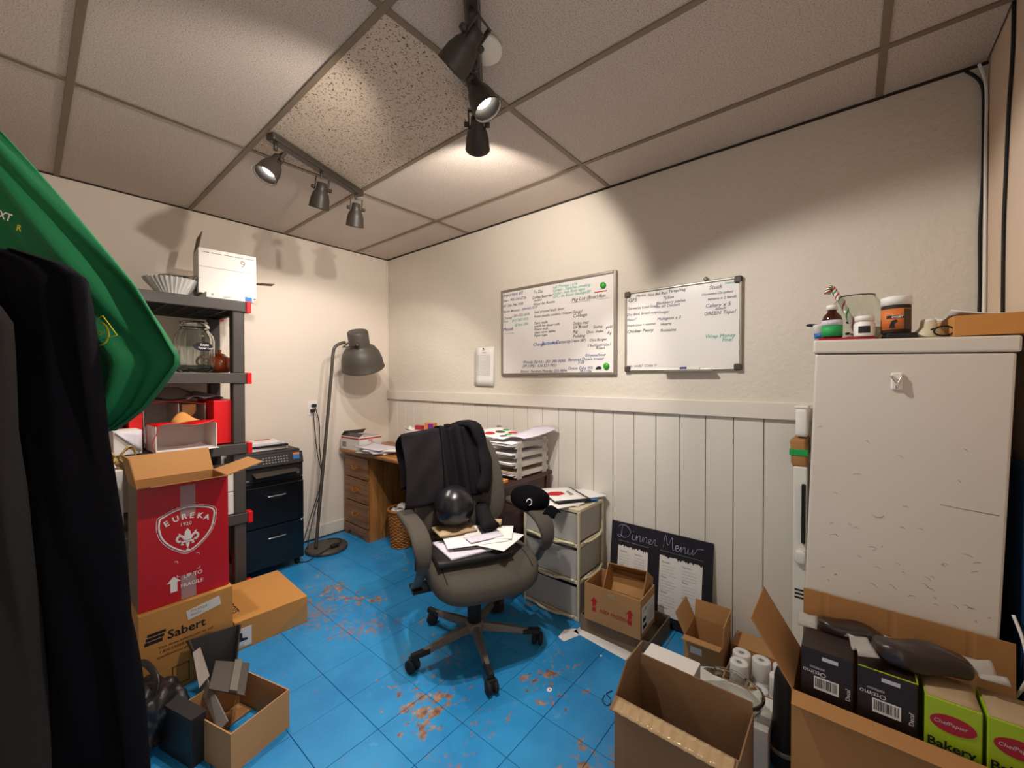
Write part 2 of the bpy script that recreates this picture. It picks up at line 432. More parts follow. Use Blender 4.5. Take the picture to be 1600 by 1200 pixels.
r2 = thing('track_light', 'dark three-head track light on the ceiling nearest the camera', 'track light', (-1.26, -2.47, ZC))
ax2 = V((.735, .677, 0)); Mr = Matrix.Rotation(math.atan2(ax2.y, ax2.x), 4, 'Z')
MB().box((0, 0, -.018), (.64, .05, .036), Mr).build('track_bar', mTrack, r2, bevel=.008)
MB().lathe([(.06, -.02), (.06, 0)], 28, Matrix.Translation((.02, -.03, 0))).build('mounting_plate', mWhite, r2)
for t, d, pw in ((.36, V((.60, .56, -.42)), LAMP_W*1.0), (.02, V((.22, -.42, -.88)), LAMP_W*1.5), (-.30, V((-.12, .70, -.55)), LAMP_W*1.3)):
    p = ax2*.64*t+V((0, 0, hz)); stem(r2, p); head(r2, p, d, pw, .92, 2.1, (1.0, .96, .91) if t == .02 else LAMP_RGB)

# ------------------------------------------------------------------ cardboard cartons
def carton_body(sx, sy, sz, t=.004, bottom=True):
    b = MB(); hx_, hy = sx/2, sy/2
    b.bx(-hx_, hx_, -hy, -hy+t, 0, sz).bx(-hx_, hx_, hy-t, hy, 0, sz)
    b.bx(-hx_, -hx_+t, -hy+t, hy-t, 0, sz).bx(hx_-t, hx_, -hy+t, hy-t, 0, sz)
    if bottom: b.bx(-hx_+t, hx_-t, -hy+t, hy-t, 0, t)
    return b
def flap(root, mat, sx, sy, sz, side, L, a, taper=0.0, t=.004, bend=0):
    a = math.radians(a); n, tg, half, wid = {'+x': ((1, 0), (0, 1), sx/2, sy), '-x': ((-1, 0), (0, 1), sx/2, sy), '+y': ((0, 1), (1, 0), sy/2, sx), '-y': ((0, -1), (1, 0), sy/2, sx)}[side]
    n = V((*n, 0)); tg = V((*tg, 0)); base = n*(half-t/2)+V((0, 0, sz))
    d = -n*math.cos(a)+V((0, 0, 1))*math.sin(a)
    def fn(u, v):
        w = (u-.5)*(wid-.006)*(1-taper*v); return base+tg*w+d*(L*v)+V((0, 0, bend*math.sin(v*pi)))
    return MB().sheet(fn, 4, 3, t, smooth=False).build('flap', mat, root)
def carton(name, label, loc, rz, sx, sy, sz, mat, flaps=(), matf=None, bottom=True, bodyname='body', cat='box'):
    r = thing(name, label, cat, loc, rz)
    carton_body(sx, sy, sz, bottom=bottom).build(bodyname, mat, r)
    for fargs in flaps: flap(r, matf or mat, sx, sy, sz, *fargs)
    return r
def closed_box(name, label, loc, rz, sx, sy, sz, mat, bevel=.003, cat='box'):
    r = thing(name, label, cat, loc, rz)
    MB().box((0, 0, sz/2), (sx, sy, sz)).build('body', mat, r, bevel=bevel)
    return r

# ------------------------------------------------------------------ shelving unit on the back wall
SX0, SX1, SY0, SY1 = -2.32, -1.41, -.64, -.06
sh = thing('shelving_unit', 'black plastic shelving unit with red corner clips against the back wall', 'shelf', (-1.865, -.35, 0))
O = V((1.865, .35, 0))
levels = [.10, .531, .96, 1.391, 1.828]
for z in levels:
    b = MB(); x0, x1, y0, y1 = SX0+O.x, SX1+O.x, SY0+O.y, SY1+O.y
    b.bx(x0, x1, y0, y0+.02, z-.062, z).bx(x0, x1, y1-.02, y1, z-.062, z)
    b.bx(x0, x0+.02, y0+.02, y1-.02, z-.062, z).bx(x1-.02, x1, y0+.02, y1-.02, z-.062, z)
    b.bx(x0+.02, x1-.02, y0+.02, y1-.02, z-.012, z-.002)
    s = b.build('shelf_board', mShelf, sh, bevel=.004)
    rbm = MB()
    for k in range(9):
        xx = x0+.08+k*(x1-x0-.16)/8; rbm.bx(xx-.004, xx+.004, y0+.02, y1-.02, z-.05, z-.012)
    for k in range(4):
        yy = y0+.1+k*.12; rbm.bx(x0+.02, x1-.02, yy-.004, yy+.004, z-.05, z-.012)
    rbm.build('rib', mShelf, s)
    for yy in (y0+.02, y1-.02):
        for xx, sg in ((x1, 1), (x0, -1)):
            MB().bx(xx-.004*sg, xx+.022*sg, yy-.03, yy+.03, z-.066, z+.004).build('corner_clip', mRedP, s, bevel=.004)
for i in range(4):
    z0 = levels[i]; z1 = levels[i+1]-.06
    for yy in (SY0+.045, SY1-.045):
        for xx in (SX1-.045, SX0+.045):
            MB().bx(xx+O.x-.028, xx+O.x+.036, yy+O.y-.036, yy+O.y+.036, z0-.002, z1+.004).build('post', mShelf, sh, bevel=.008)
for yy in (SY0+.045, SY1-.045):
    for xx in (SX1-.045, SX0+.045):
        MB().bx(xx+O.x-.028, xx+O.x+.036, yy+O.y-.036, yy+O.y+.036, 0, .05).build('foot', mShelf, sh, bevel=.006)

# --- top shelf: coffee filters, white boxes
ZT = 1.832
def filt(name, label, x, y, z, r0, r1, h, nf=34):
    b = MB(); vs = []; fs = []; n = nf*4
    for j in range(7):
        t = j/6
        for i in range(n):
            a = 2*pi*i/n; r = r0+(r1-r0)*t+.010*t*math.sin(a*nf)
            vs.append((r*math.cos(a), r*math.sin(a), h*t**.9))
    for j in range(6):
        for i in range(n):
            i2 = (i+1) % n; fs.append((j*n+i, j*n+i2, (j+1)*n+i2, (j+1)*n+i))
    fs.append(tuple(range(n))[::-1]); b.add(vs, fs, True)
    return b
root = thing('coffee_filters', 'stack of white fluted paper coffee filters in plastic wrap on the top shelf', 'coffee filters', (-1.725, -.42, ZT))
for k in range(4):
    filt('', '', 0, 0, 0, .062, .118+.003*k, .085).build('filter_paper', mPaper, root, loc=(0, 0, .004+.006*k))
MB().sheet(lambda u, v: V((-.08+.19*u, -.12+.16*v, .106+.012*math.sin(u*9)*math.sin(v*7)+.02*u)), 10, 8, .001).build('plastic_wrap', mPlastC, root)
r = closed_box('flat_carton', 'flat white printed carton under the white box on the top shelf', (-1.487, -.49, ZT), 0, .245, .26, .034, mWhiteC)
MB().bx(.075, .112, -.1315, -.130, .004, .031).build('blue_label', mBluePr, r)
text('CLEAR FILM', .008, fNY((-.04, -.1315, .012)), mInk, r)
text('|||||', .012, fNY((-.10, -.1315, .018)), mInk, r)
r = carton('white_carton', 'white cardboard carton with open flaps tilted on the top shelf', (-1.47, -.45, ZT+.038), math.radians(-5), .295, .20, .265, mWhiteC, [('-x', .10, 80)], mCardG)
MB().sheet(lambda u, v: V((.148+.13*u, .02+.08*v-.03*u, .125+.006*u)), 4, 3, .003, False).build('flap', mCardG, r)
text('~~ ~~~ ~~~~~~ ~~~', .03, fNY((-.13, -.1015, .235)), mInk, r, 'ink_marks')
text('9', .06, fNY((.06, -.1015, .185)), mInkG, r, 'ink_marks')
MB().bx(-.147, .147, -.1012, -.1004, .155, .157).build('fold_line', mInkG, r)

# --- second shelf: jar and teapot
ZS = 1.395
root = thing('glass_jar', 'large clear fluted glass jar with chalk label on the shelf', 'jar', (-1.645, -.52, ZS))
prof = [(0, .0), (.078, .0), (.092, .012), (.096, .05), (.096, .19), (.090, .215), (.070, .245), (.066, .258), (.073, .262), (.073, .275), (.066, .28), (.068, .297), (.064, .297), (.062, .262), (.066, .243), (.086, .213), (.091, .19), (.091, .05), (.087, .018), (0, .010)]
jb = MB().lathe(prof, 96)
jb.v = [(x*(1+.022*math.cos(14*math.atan2(y, x))) if .02 < z < .22 else x, y*(1+.022*math.cos(14*math.atan2(y, x))) if .02 < z < .22 else y, z) for x, y, z in jb.v]
jb.build('glass_body', mGlass, root)
oval = [(.052*math.cos(2*pi*k/28), .027*math.sin(2*pi*k/28)) for k in range(28)]
def onjar(fr, off): return [(fr*x, y) for x, y in oval]
lb = MB(); vs = []; R = .1005; a0 = math.radians(-76)
for s in (0, 1):
    for x, y in oval:
        a = a0+x/R; rr = R-.001*s; vs.append((rr*math.cos(a), rr*math.sin(a), .148+y))
lb.add(vs, [tuple(range(28)), tuple(range(28, 56))[::-1]]+[(i, (i+1) % 28, 28+(i+1) % 28, 28+i) for i in range(28)]); lab = lb.build('chalk_label', mChalk, root)
nrm = V((math.cos(a0), math.sin(a0), 0)); rgt = V((-math.sin(a0), math.cos(a0), 0))
text('Leaks', .020, frame(rgt, (0, 0, 1), nrm*(R+.005)+rgt*-.024+V((0, 0, .152))), mWPrint, root, 'chalk_writing', .3)
text('Tomer Leaf', .016, frame(rgt, (0, 0, 1), nrm*(R+.005)+rgt*-.036+V((0, 0, .134))), mWPrint, root, 'chalk_writing', .3)
root = thing('teapot', 'small brown glazed teapot beside the glass jar', 'teapot', (-1.498, -.43, ZS), math.radians(-15)); root.scale = (1.15, 1.15, 1.15)
MB().lathe([(0, 0), (.038, 0), (.058, .025), (.064, .052), (.056, .08), (.03, .094), (.026, .096), (0, .096)], 32).build('pot_body', mTea, root)
MB().lathe([(.028, .096), (.026, .102), (.012, .107), (.006, .112), (.011, .122), (0, .128)], 20).build('lid', mTea, root)
MB().tube(spline([(.05, 0, .035), (.078, 0, .05), (.092, 0, .085), (.104, 0, .098)], 6), [.017-.0004*k for k in range(19)], 10).build('spout', mTea, root)
MB().tube(spline([(-.055, 0, .075), (-.085, 0, .085), (-.10, 0, .058), (-.085, 0, .03), (-.056, 0, .03)], 6), .006, 8).build('handle', mTea, root)

# --- third shelf: red and white cartons
ZM = .964
r = closed_box('red_carton', 'bright red closed carton at the right end of the shelf', (-1.502, -.40, ZM), 0, .135, .36, .262, mRedB)
text('M', .030, fNY((.02, -.182, .205)), mWPrint, r, 'emblem')
r = thing('open_carton', 'white carton lying open towards the room with torn red edge, front of the shelf', 'box', (-1.722, -.60, ZM), math.radians(2))
MB().bx(-.135, .135, -.10, .12, 0, .004).bx(-.135, .135, .116, .12, .004, .14).bx(-.135, -.131, -.10, .116, .004, .14).bx(.131, .135, -.10, .116, .004, .14).build('body', mWhiteC, r)
MB().sheet(lambda u, v: V((-.135+.27*u, .12-.22*v, .142+.010*math.sin(u*7)*v+.012*v*(u-.2))), 8, 4, .003).build('torn_lid', mRedB, r)
MB().sheet(lambda u, v: V((-.137-.012*math.sin(v*5), -.10-.012*u, .006+.135*v)), 3, 6, .002).build('torn_edge', mRedB, r)
MB().sheet(lambda u, v: V((-.06+.10*u+.02*v, -.02-.06*v, .150+.05*math.sin(u*3)*(1-v)+.012*u)), 6, 6, .002).build('torn_strip', mCardO, r)
MB().sheet(lambda u, v: V((-.13+.26*u, -.10-.06*v, .004-.0*v)), 4, 2, .003).build('front_flap', mWhiteC, r)
r = thing('open_carton', 'white carton lying open behind the torn front carton on the shelf', 'box', (-1.715, -.30, ZM))
MB().bx(-.15, .14, -.14, .16, .0, .004).bx(-.15, .14, .156, .16, .004, .245).bx(-.15, -.146, -.14, .156, .004, .245).bx(.006, .010, -.14, .156, .004, .245).bx(.136, .14, -.14, .156, .004, .245).build('body', mWhiteC, r)
MB().sheet(lambda u, v: V((-.15+.29*u, .16-.31*v, .248+.014*math.sin(u*4)*v)), 8, 4, .003).build('torn_lid', mRedB, r)
MB().sheet(lambda u, v: V((.02+.07*u, -.145-.03*v*(1-u), .24-.09*v*(1-abs(u-.5)))), 5, 5, .002).build('torn_flap', mCardIn, r)
r = closed_box('red_carton', 'red carton edge showing left of the open white cartons', (-1.905, -.36, ZM), 0, .055, .30, .235, mRedB)
r = closed_box('red_carton', 'red carton at the far left of the middle shelf', (-1.985, -.30, ZM), 0, .08, .26, .195, mRedB)
r = closed_box('white_carton', 'small white carton at the left front of the middle shelf', (-1.955, -.57, ZM), math.radians(4), .11, .13, .125, mWhiteC)
MB().sheet(lambda u, v: V((-.05+.10*u, -.0675-.01*v, .12-.11*v*(u))), 4, 4, .002).build('paper_flap', mPaperL, r)
# clear plastic clamshell on top of the open carton
r = thing('plastic_container', 'clear crumpled plastic container on the red and white cartons', 'container', (-1.72, -.27, ZM+.266))
def cl(u, v):
    a = u*2*pi; q = .03+.10*v; return V((q*1.3*math.cos(a), q*.8*math.sin(a), .075*(1-v)**.7+.008*math.sin(5*a)*v))
MB().sheet(cl, 28, 6, .002).build('dome', mPlastC, r)
r = thing('paper_wad', 'grey crumpled plastic sheets lying on the red carton', 'paper', (-1.56, -.34, ZM+.268))
MB().sheet(lambda u, v: V((-.11+.18*u, -.14+.22*v, .004+.035*u*(1-u)*4*(.4+.6*v)+.008*math.sin(9*u+4*v))), 10, 8, .002).build('sheet', mPaperL, r)

# lower shelves: white cartons
for k, (z, lab) in enumerate(((.535, 'lower'), (.672, 'upper'))):
    closed_box('white_carton', f'small white carton, {lab} of the two stacked behind the red box', (-1.53, -.50, z), 0, .16, .24, .133, mWhiteC)
closed_box('red_carton', 'red carton on the lowest shelf behind the brown carton', (-1.60, -.40, .104), 0, .22, .30, .16, mRedB)

# ------------------------------------------------------------------ Sabert carton and red Eureka carton in front of the shelf
sb = closed_box('brown_carton', 'tall brown carton with black print standing under the red box', (-1.835, -1.03, 0), math.radians(1), .335, .43, .372, mCardO, cat='box')
fy = -.2165
def sbt(s, size, x, z, m=mInk, sh=0, bold=0): text(s, size, fNY((x, fy, z)), m, sb, 'print', sh, bold=bold)
sbt('Sabert', .052, -.075, .235, bold=.02)
sbt('Visit www.sabert.com or call', .0165, -.105, .206)
sbt('1.800.SABERT1 for product', .0165, -.103, .186)
sbt('specifications and terms of use', .0165, -.112, .166)
MB().bx(-.150, -.091, -.216, -.2155, .238, .252).bx(-.145, -.085, -.216, -.2155, .256, .268).bx(-.140, -.080, -.216, -.2155, .272, .284).build('emblem', mInk, sb)
bb = MB()
for z in (.02, .10): bb.bx(-.06, .0, -.2162, -.2155, z, z+.003)
for x in (-.06, -.003): bb.bx(x, x+.003, -.2162, -.2155, .02, .103)
bb.build('print_frame', mInk, sb)
MB().box((0, 0, 0), (.125, .0015, .042), Matrix.Translation((.055, -.2168, .315)) @ Matrix.Rotation(math.radians(-9), 4, 'Y')).build('shipping_label', mWhiteC, sb)
text('TO: ETOT', .014, fNY((.005, -.2180, .316)), mInk, sb, 'label_print')
text('||||||||||| |||', .010, fNY((.005, -.2180, .302)), mInk, sb, 'label_print')

eu = thing('red_carton', 'tall open red carton with white crest standing on the brown carton', 'box', (-1.835, -1.115, .375), math.radians(1))
SXE, SYE, SZE = .322, .21, .52
b = MB(); t = .004; hx_, hy = SXE/2, SYE/2
b.bx(-hx_, hx_, -hy, -hy+.002, 0, SZE).bx(-hx_, -hx_+.0, -hy, hy, 0, SZE)
MB().bx(-hx_, hx_, -hy, -hy+.002, 0, SZE).bx(hx_-.002, hx_, -hy+.002, hy, 0, SZE).build('red_side', mRed, eu)
MB().bx(-hx_, -hx_+.002, -hy+.002, hy, 0, SZE).build('grey_side', mCardG, eu)
MB().bx(-hx_, hx_, hy-.004, hy, 0, SZE).bx(-hx_+.002, hx_-.002, -hy+.002, -hy+.005, .004, SZE).bx(-hx_+.002, -hx_+.005, -hy+.005, hy-.004, .004, SZE).bx(hx_-.005, hx_-.002, -hy+.005, hy-.004, .004, SZE).bx(-hx_+.002, hx_-.002, -hy+.002, hy-.004, 0, .004).build('liner', mCardIn, eu)
flap(eu, mCardIn, SXE, SYE, SZE, '+y', .13, 128)
flap(eu, mCardIn, SXE, SYE, SZE, '+x', .16, 165, .0)
flap(eu, mCardIn, SXE, SYE, SZE, '-x', .13, 100, .2)
flap(eu, mCardIn, SXE, SYE, SZE, '-y', .135, 168.5, .12)
ey = -hy-.0012
def E(x, z): return V((x, ey, z))
# crest: shield outline strokes
def shield(s, cx, cz):
    pts = [(-.095, .060), (-.05, .082), (0, .092), (.05, .082), (.095, .060), (.098, .02), (.085, -.03), (.05, -.075), (0, -.105), (-.05, -.075), (-.085, -.03), (-.098, .02), (-.095, .060)]
    return spline([E(cx+x*s, cz+z*s) for x, z in pts], 5)
ms = MB(); ms.tube(shield(1.0, .005, .315), .0009, 6, flat=4.2); ms.tube(shield(1.09, .005, .315), .0007, 6, flat=1.6); ms.build('crest_outline', mWPrint, eu)
for i, (ch, x, z, a) in enumerate(zip('EUREKA', (-.072, -.045, -.016, .012, .038, .062), (.338, .350, .356, .356, .350, .338), (22, 13, 4, -4, -13, -22))):
    M = fNY((x, ey-.001, z)) @ Matrix.Rotation(math.radians(a), 4, 'Z'); text(ch, .033, M, mWPrint, eu, 'crest_lettering', bold=.03)
text('1920', .021, fNY((-.022, ey-.001, .327)), mWPrint, eu, 'crest_lettering')
fl_ = MB()   # fleur-de-lis
def blob(pts): fl_.prism([(x, z) for x, z in pts], .0012, fNY((.005, ey-.0004, .268)))
blob([(0, .045), (.010, .030), (.012, .012), (.006, -.008), (-.006, -.008), (-.012, .012), (-.010, .030)])
for s in (-1, 1):
    q = spline([(s*.008, -.006, 0), (s*.018, .010, 0), (s*.030, .016, 0), (s*.038, .004, 0), (s*.032, -.010, 0), (s*.024, -.006, 0)], 5)
    fl_.tube([E(.005+p.x, .268+p.y) for p in q], [.0011-.00001*k for k in range(len(q))], 6, flat=5.5)
    q = spline([(s*.006, -.012, 0), (s*.016, -.016, 0), (s*.022, -.024, 0), (s*.014, -.026, 0)], 5)
    fl_.tube([E(.005+p.x, .268+p.y) for p in q], .0009, 6, flat=3.5)
    blob([(s*.024, .026), (s*.034, .030), (s*.028, .018)][::s])
blob([(-.022, -.010), (.022, -.010), (.022, -.016), (-.022, -.016)])
blob([(-.007, -.018), (.007, -.018), (.004, -.035), (0, -.045), (-.004, -.035)])
blob([(.006*math.cos(k*pi/4), -.052+.006*math.sin(k*pi/4)) for k in range(8)])
fl_.build('fleur_emblem', mWPrint, eu)
MB().prism([(-.012, -.03), (.012, -.03), (.012, .012), (.024, .012), (0, .038), (-.024, .012), (-.012, .012)], .0008, fNY((-.045, ey+.0003, .075))).build('arrow_print', mWPrint, eu)
text('UP TO', .024, fNY((-.012, ey-.001, .092)), mWPrint, eu, 'handling_print', bold=.01)
text('FRAGILE', .022, fNY((-.022, ey-.001, .054)), mWPrint, eu, 'handling_print', bold=.01)
mk = MB()
for x, z, sx, sz in ((-.032, .175, -1, 1), (.045, .190, -1, 1), (.048, .118, -1, -1), (-.034, .105, 1, -1)):
    mk.bx(x, x+.010*sx, ey, ey+.001, z, z+.0015).bx(x, x+.0015, ey, ey+.001, z, z-.010*sz)
mk.build('corner_marks', mWPrint, eu)
mTapeC = pmat('clear_tape', 'c9a8a4', .2, var=0, alpha=.45)
MB().bx(-.020, .034, ey-.0006, ey, .365, SZE-.015).build('tape', mTapeC, eu)
MB().bx(-.020, .034, ey-.0006, ey, .0, .105).build('tape', mTapeC, eu)

r = closed_box('white_carton', 'tall white carton standing behind the left edge of the red carton', (-2.056, -.83, 0), 0, .10, .26, .94, mWhiteC)
root = thing('ribbon_bow', 'gold ribbon bow on the white board by the dark coat', 'ribbon', (-2.02, -.90, .94))
for s in (-1, 1):
    MB().sheet(lambda u, v, s=s: V((s*(.006+.055*math.sin(u*pi)), -.03+.045*v, .055+.045*math.sin(2*pi*u)*.9+.01*math.sin(6*v+u*4))), 14, 4, .0015).build('loop', mGold, root)
MB().sq((0, 0, .035), (.025, .04, .03), .8, .8).build('knot', mGold, root)
MB().sheet(lambda u, v: V((-.012+.02*u+.02*v, -.01+.015*math.sin(5*v), .03-.04*v)), 4, 6, .0015).build('tail', mGold, root)

# shoe box
sb2 = thing('shoe_box', 'orange-brown closed shoe box lying on the floor beside the shelf', 'box', (-1.455, -.94, 0), math.radians(-2))
MB().box((0, 0, .072), (.345, .46, .144)).build('body', mCardO, sb2, bevel=.002)
MB().prism([(-.0, 0), (.17, 0), (.17, .11)], .0006, fNY((.0, -.2301, .002))).build('fold_panel', mCard, sb2)
MB().bx(-.17, -.10, -.2315, -.2302, .012, .105).build('size_label', mPaper, sb2)
MB().prism([(.0, 0), (.045, 0), (.044, .008), (.022, .016), (.020, .042), (.0, .042)], .0008, fNY((-.162, -.2318, .042))).build('boot_picture', mInk, sb2)
text('|||||||||||', .012, fNY((-.168, -.2322, .016)), mInk, sb2, 'label_print')
text('BOOTS', .045, frame((0, -1, 0), (1, 0, 0), (-.155, .02, .1452)), mInk, sb2, 'print', bold=.02)

# ------------------------------------------------------------------ file cabinet, printer
fc = thing('file_cabinet', 'black two-drawer file cabinet on casters under the printer', 'file cabinet', (-1.182, -.23, 0))
MB().bx(-.192, .192, -.185, .195, .055, .648).build('body', mFileCab, fc, bevel=.004)
for z0, z1 in ((.06, .338), (.346, .622)):
    d = MB().bx(-.188, .188, -.205, -.186, z0, z1).build('drawer', mFileCab, fc, bevel=.004)
    zz = z0+.205
    MB().tube(spline([(-.055, -.206, zz), (-.055, -.225, zz), (-.045, -.232, zz), (.045, -.232, zz), (.055, -.225, zz), (.055, -.206, zz)], 4), .0045, 8).build('handle', mChrome, d)
MB().lathe([(.009, 0), (.009, .006)], 16, Matrix.Translation((.172, -.205, .335)) @ Matrix.Rotation(pi/2, 4, 'X')).build('lock', mChrome, fc)
for sx in (-1, 1):
    for sy in (-1, 1):
        c = MB(); c.lathe([(.026, -.011), (.028, 0), (.026, .011)], 18, Matrix.Translation((sx*.16, sy*.15, .0285)) @ Matrix.Rotation(pi/2, 4, 'Y')); c.box((sx*.16, sy*.15, .05), (.03, .03, .014)); c.build('caster', mRubber, fc)
pr = thing('printer', 'black office printer with a row of buttons on top of the file cabinet', 'printer', (-1.18, -.24, .650))
MB().bx(-.19, .19, -.18, .19, 0, .105).build('base', mBlack, pr, bevel=.008)
MB().hexa([(-.188, -.15, .105), (.188, -.15, .105), (-.188, .19, .105), (.188, .19, .105), (-.188, -.13, .195), (.188, -.13, .195), (-.188, .19, .195), (.188, .19, .195)]).build('scanner_lid', mBlack, pr, bevel=.006)
Mp = frame((1, 0, 0), (0, .28, 1), (0, -.192, .105))
pn = MB().box((0, .038, -.004), (.374, .085, .02), Mp).build('control_panel', mBlack, pr, bevel=.004)
bt = MB()
for i in range(9):
    for j in range(3):
        bt.box((-.075+i*.019, .020+j*.018, .0075), (.010, .007, .003), Mp)
bt.build('button', mInkG, pn)
MB().box((-.135, .035, .0065), (.045, .035, .002), Mp).build('screen', mBluePr, pn)
MB().box((.140, .048, .0065), (.045, .045, .0015), Mp).build('sticker', mBluePr, pn)
MB().box((.140, .064, .0072), (.045, .014, .0015), Mp).build('sticker_top', mOrangeL, pn)
MB().hexa([(-.14, -.255, .045), (.14, -.255, .055), (-.14, -.17, .062), (.14, -.17, .062), (-.14, -.255, .050), (.14, -.255, .060), (-.14, -.17, .068), (.14, -.17, .068)]).build('paper_tray', mGreyM, pr)
MB().bx(-.145, .145, -.182, -.178, .01, .04).build('slot', mRubber, pr)
for k, (x, z) in enumerate(((-.17, .02), (.15, .03))): MB().bx(x-.01, x+.012, -.1815, -.180, z-.004, z+.006).build('badge', mAlu, pr)

def sheet_obj(name, label, cat, x, y, z, w_, h_, rz, mat, t=.002, curl=0.0, group=None, parent=None):
    b = MB().sheet(lambda u, v: V(((u-.5)*w_, (v-.5)*h_, t/2+curl*((u-.5)**2*4)*((v)**2))), 6, 6, t)
    o = b.build(name, mat, parent, (x, y, z), math.radians(rz))
    if not parent: tag(o, label, cat, group)
    return o
zz = .8462
for nm, lb, mm, th, x, y, ww, hh, a in (('catalogue', 'thick white catalogue at the bottom of the pile on the printer', mPaper, .022, -1.20, -.20, .29, .22, 3), ('magazine', 'dark magazine in the middle of the printer pile', mFolder, .014, -1.19, -.22, .28, .21, -3), ('catalogue', 'grey catalogue upper in the printer pile', mPaperL, .012, -1.21, -.21, .27, .22, 6), ('magazine', 'white magazine with colour cover print topmost on the printer', mPaper, .006, -1.22, -.20, .27, .20, -6)):
    o = MB().box((0, 0, th/2), (ww, hh, th)).build(nm, mm, None, (x, y, zz), math.radians(a), bevel=.001, seg=1); tag(o, lb, 'magazine' if nm == 'magazine' else 'catalogue'); zz += th+.0005
MB().bx(-.11, -.04, -.08, .08, .006, .0068).build('cover_print', mBluePr, o)
MB().bx(.0, .10, .05, .09, .006, .0068).build('cover_print', mInkR, o)

# ------------------------------------------------------------------ outlet, cords, floor lamp
ou = thing('wall_outlet', 'white double wall outlet with two black plugs on the back wall', 'outlet', (-.735, -.0, 1.11))
MB().bx(-.037, .037, -.006, 0, -.058, .058).build('cover_plate', mWhite, ou, bevel=.002)
so = MB()
for z in (-.024, .024): so.lathe([(.016, 0), (.017, .002)], 20, Matrix.Translation((0, -.006, z)) @ Matrix.Rotation(pi/2, 4, 'X'))
so.build('socket', mPaperL, ou)
for i, (dx, z) in enumerate(((.008, .022), (-.006, -.022))):
    o = MB().box((dx, -.022, z), (.032, .03, .026)).build('plug', mRubber, None, (-.735, 0, 1.11), bevel=.005)
    tag(o, ('upper' if i == 0 else 'lower')+' black plug in the wall outlet beside the lamp', 'plug')
cord = spline([(-.727, -.035, 1.125), (-.70, -.05, .98), (-.705, -.06, .80), (-.69, -.06, .60), (-.72, -.08, .42), (-.80, -.12, .25), (-.87, -.15, .08), (-.92, -.18, .006), (-.95, -.28, .006)], 8)
tag(MB().tube(cord, .0035, 6).build('power_cord', mRubber), 'black cord hanging from upper plug towards the file cabinet', 'cord')
cord = spline([(-.741, -.035, 1.08), (-.735, -.05, .9), (-.725, -.07, .72), (-.70, -.09, .55), (-.735, -.12, .4), (-.80, -.16, .25), (-.86, -.22, .12), (-.90, -.27, .04)], 8)
tag(MB().tube(cord, .0035, 6).build('power_cord', mRubber), 'black cord hanging from lower plug along the lamp pole', 'cord')
lp = thing('floor_lamp', 'dark grey floor lamp with domed shade and leaning pole in the corner', 'floor lamp', (-.763, -.30, 0))
MB().lathe([(0, 0), (.150, 0), (.156, .008), (.156, .022), (.148, .030), (0, .034)], 48).build('base', mLampG, lp)
pole = spline([(-.085, 0, .03), (-.05, 0, .4), (.0, 0, .9), (.05, 0, 1.42), (.063, 0, 1.56), (.085, 0, 1.62), (.14, 0, 1.652), (.165, 0, 1.655)], 8)
MB().tube(pole, .0125, 12).build('pole', mLampG, lp)
Ms = aim((.34, .29, -1), (.285, -.015, 1.640))
# shade
pr_ = [(0, .122), (.078, .122), (.084, .112), (.084, .0), (.086, -.010), (.120, -.025), (.150, -.070), (.168, -.130), (.174, -.195), (.180, -.202), (.176, -.206), (.168, -.196), (.162, -.130), (.145, -.072), (.115, -.030), (.060, -.018), (0, -.018)]
s = MB().lathe(pr_, 48, Ms).build('lamp_shade', mLampG, lp)
MB().lathe([(0, -.09), (.025, -.085), (.032, -.06), (.014, -.02), (0, -.018)], 16, Ms).build('bulb', mWhite, s)
yk = MB(); yp = [(Ms @ V(p)) for p in spline([(.02, -.10, .035), (-.05, -.088, .02), (-.115, -.05, .0), (-.125, 0, -.004), (-.115, .05, .0), (-.05, .088, .02), (.02, .10, .035)], 6)]
yk.tube(yp, .010, 8, flat=.4); yk.build('yoke', mLampG, lp)
for s_ in (-1, 1): MB().lathe([(.012, -.012), (.012, .012)], 12, Ms @ Matrix.Translation((.02, s_*.098, .035)) @ Matrix.Rotation(pi/2, 4, 'X')).build('knob', mLampG, lp)
sw = MB().box((.02, -.09, .045), (.06, .035, .024)).build('foot_switch', mRubber, lp, bevel=.006)
MB().tube(spline([(.02, -.09, .045), (.08, -.06, .045), (.12, .02, .04), (.09, .07, .04), (.05, .09, .04)], 6), .0035, 6).tube(spline([(.0, -.09, .045), (-.08, -.12, .04), (-.14, -.13, .03), (-.20, -.12, .006), (-.25, -.08, .006)], 6), .0035, 6).build('cord', mRubber, sw)

# ------------------------------------------------------------------ desks
dk = thing('desk', 'oak desk with a three-drawer pedestal in the corner', 'desk', (-.27, -.60, 0))
MB().bx(-.255, .25, -.50, .56, .722, .748).build('desktop', mOakX, dk, bevel=.006)
ped = MB().bx(-.205, .22, .145, .535, .0, .720).build('pedestal', mOak, dk)
for z0, z1 in ((.515, .690), (.312, .505), (.108, .302)):
    d = MB().bx(-.221, -.2055, .152, .528, z0, z1).build('drawer', mOakH, dk, bevel=.004)
    h = MB().tube(spline([(-.224, .295, (z0+z1)/2+.01), (-.236, .305, (z0+z1)/2-.004), (-.24, .34, (z0+z1)/2-.012), (-.236, .375, (z0+z1)/2-.004), (-.224, .385, (z0+z1)/2+.01)], 4), .004, 6)
    h.box((-.2225, .34, (z0+z1)/2+.004), (.003, .11, .03)); h.build('handle', mWick, d)
sk = [(0, 0), (.05, 0), (.065, .03), (.10, .045), (.135, .03), (.16, .036), (.195, .05), (.23, .036), (.255, .03), (.29, .045), (.325, .03), (.34, 0), (.39, 0), (.39, .10), (0, .10)]
MB().prism(sk, .012, frame((0, -1, 0), (0, 0, 1), (-.2075, .535, .0))).build('plinth', mOakH, dk)
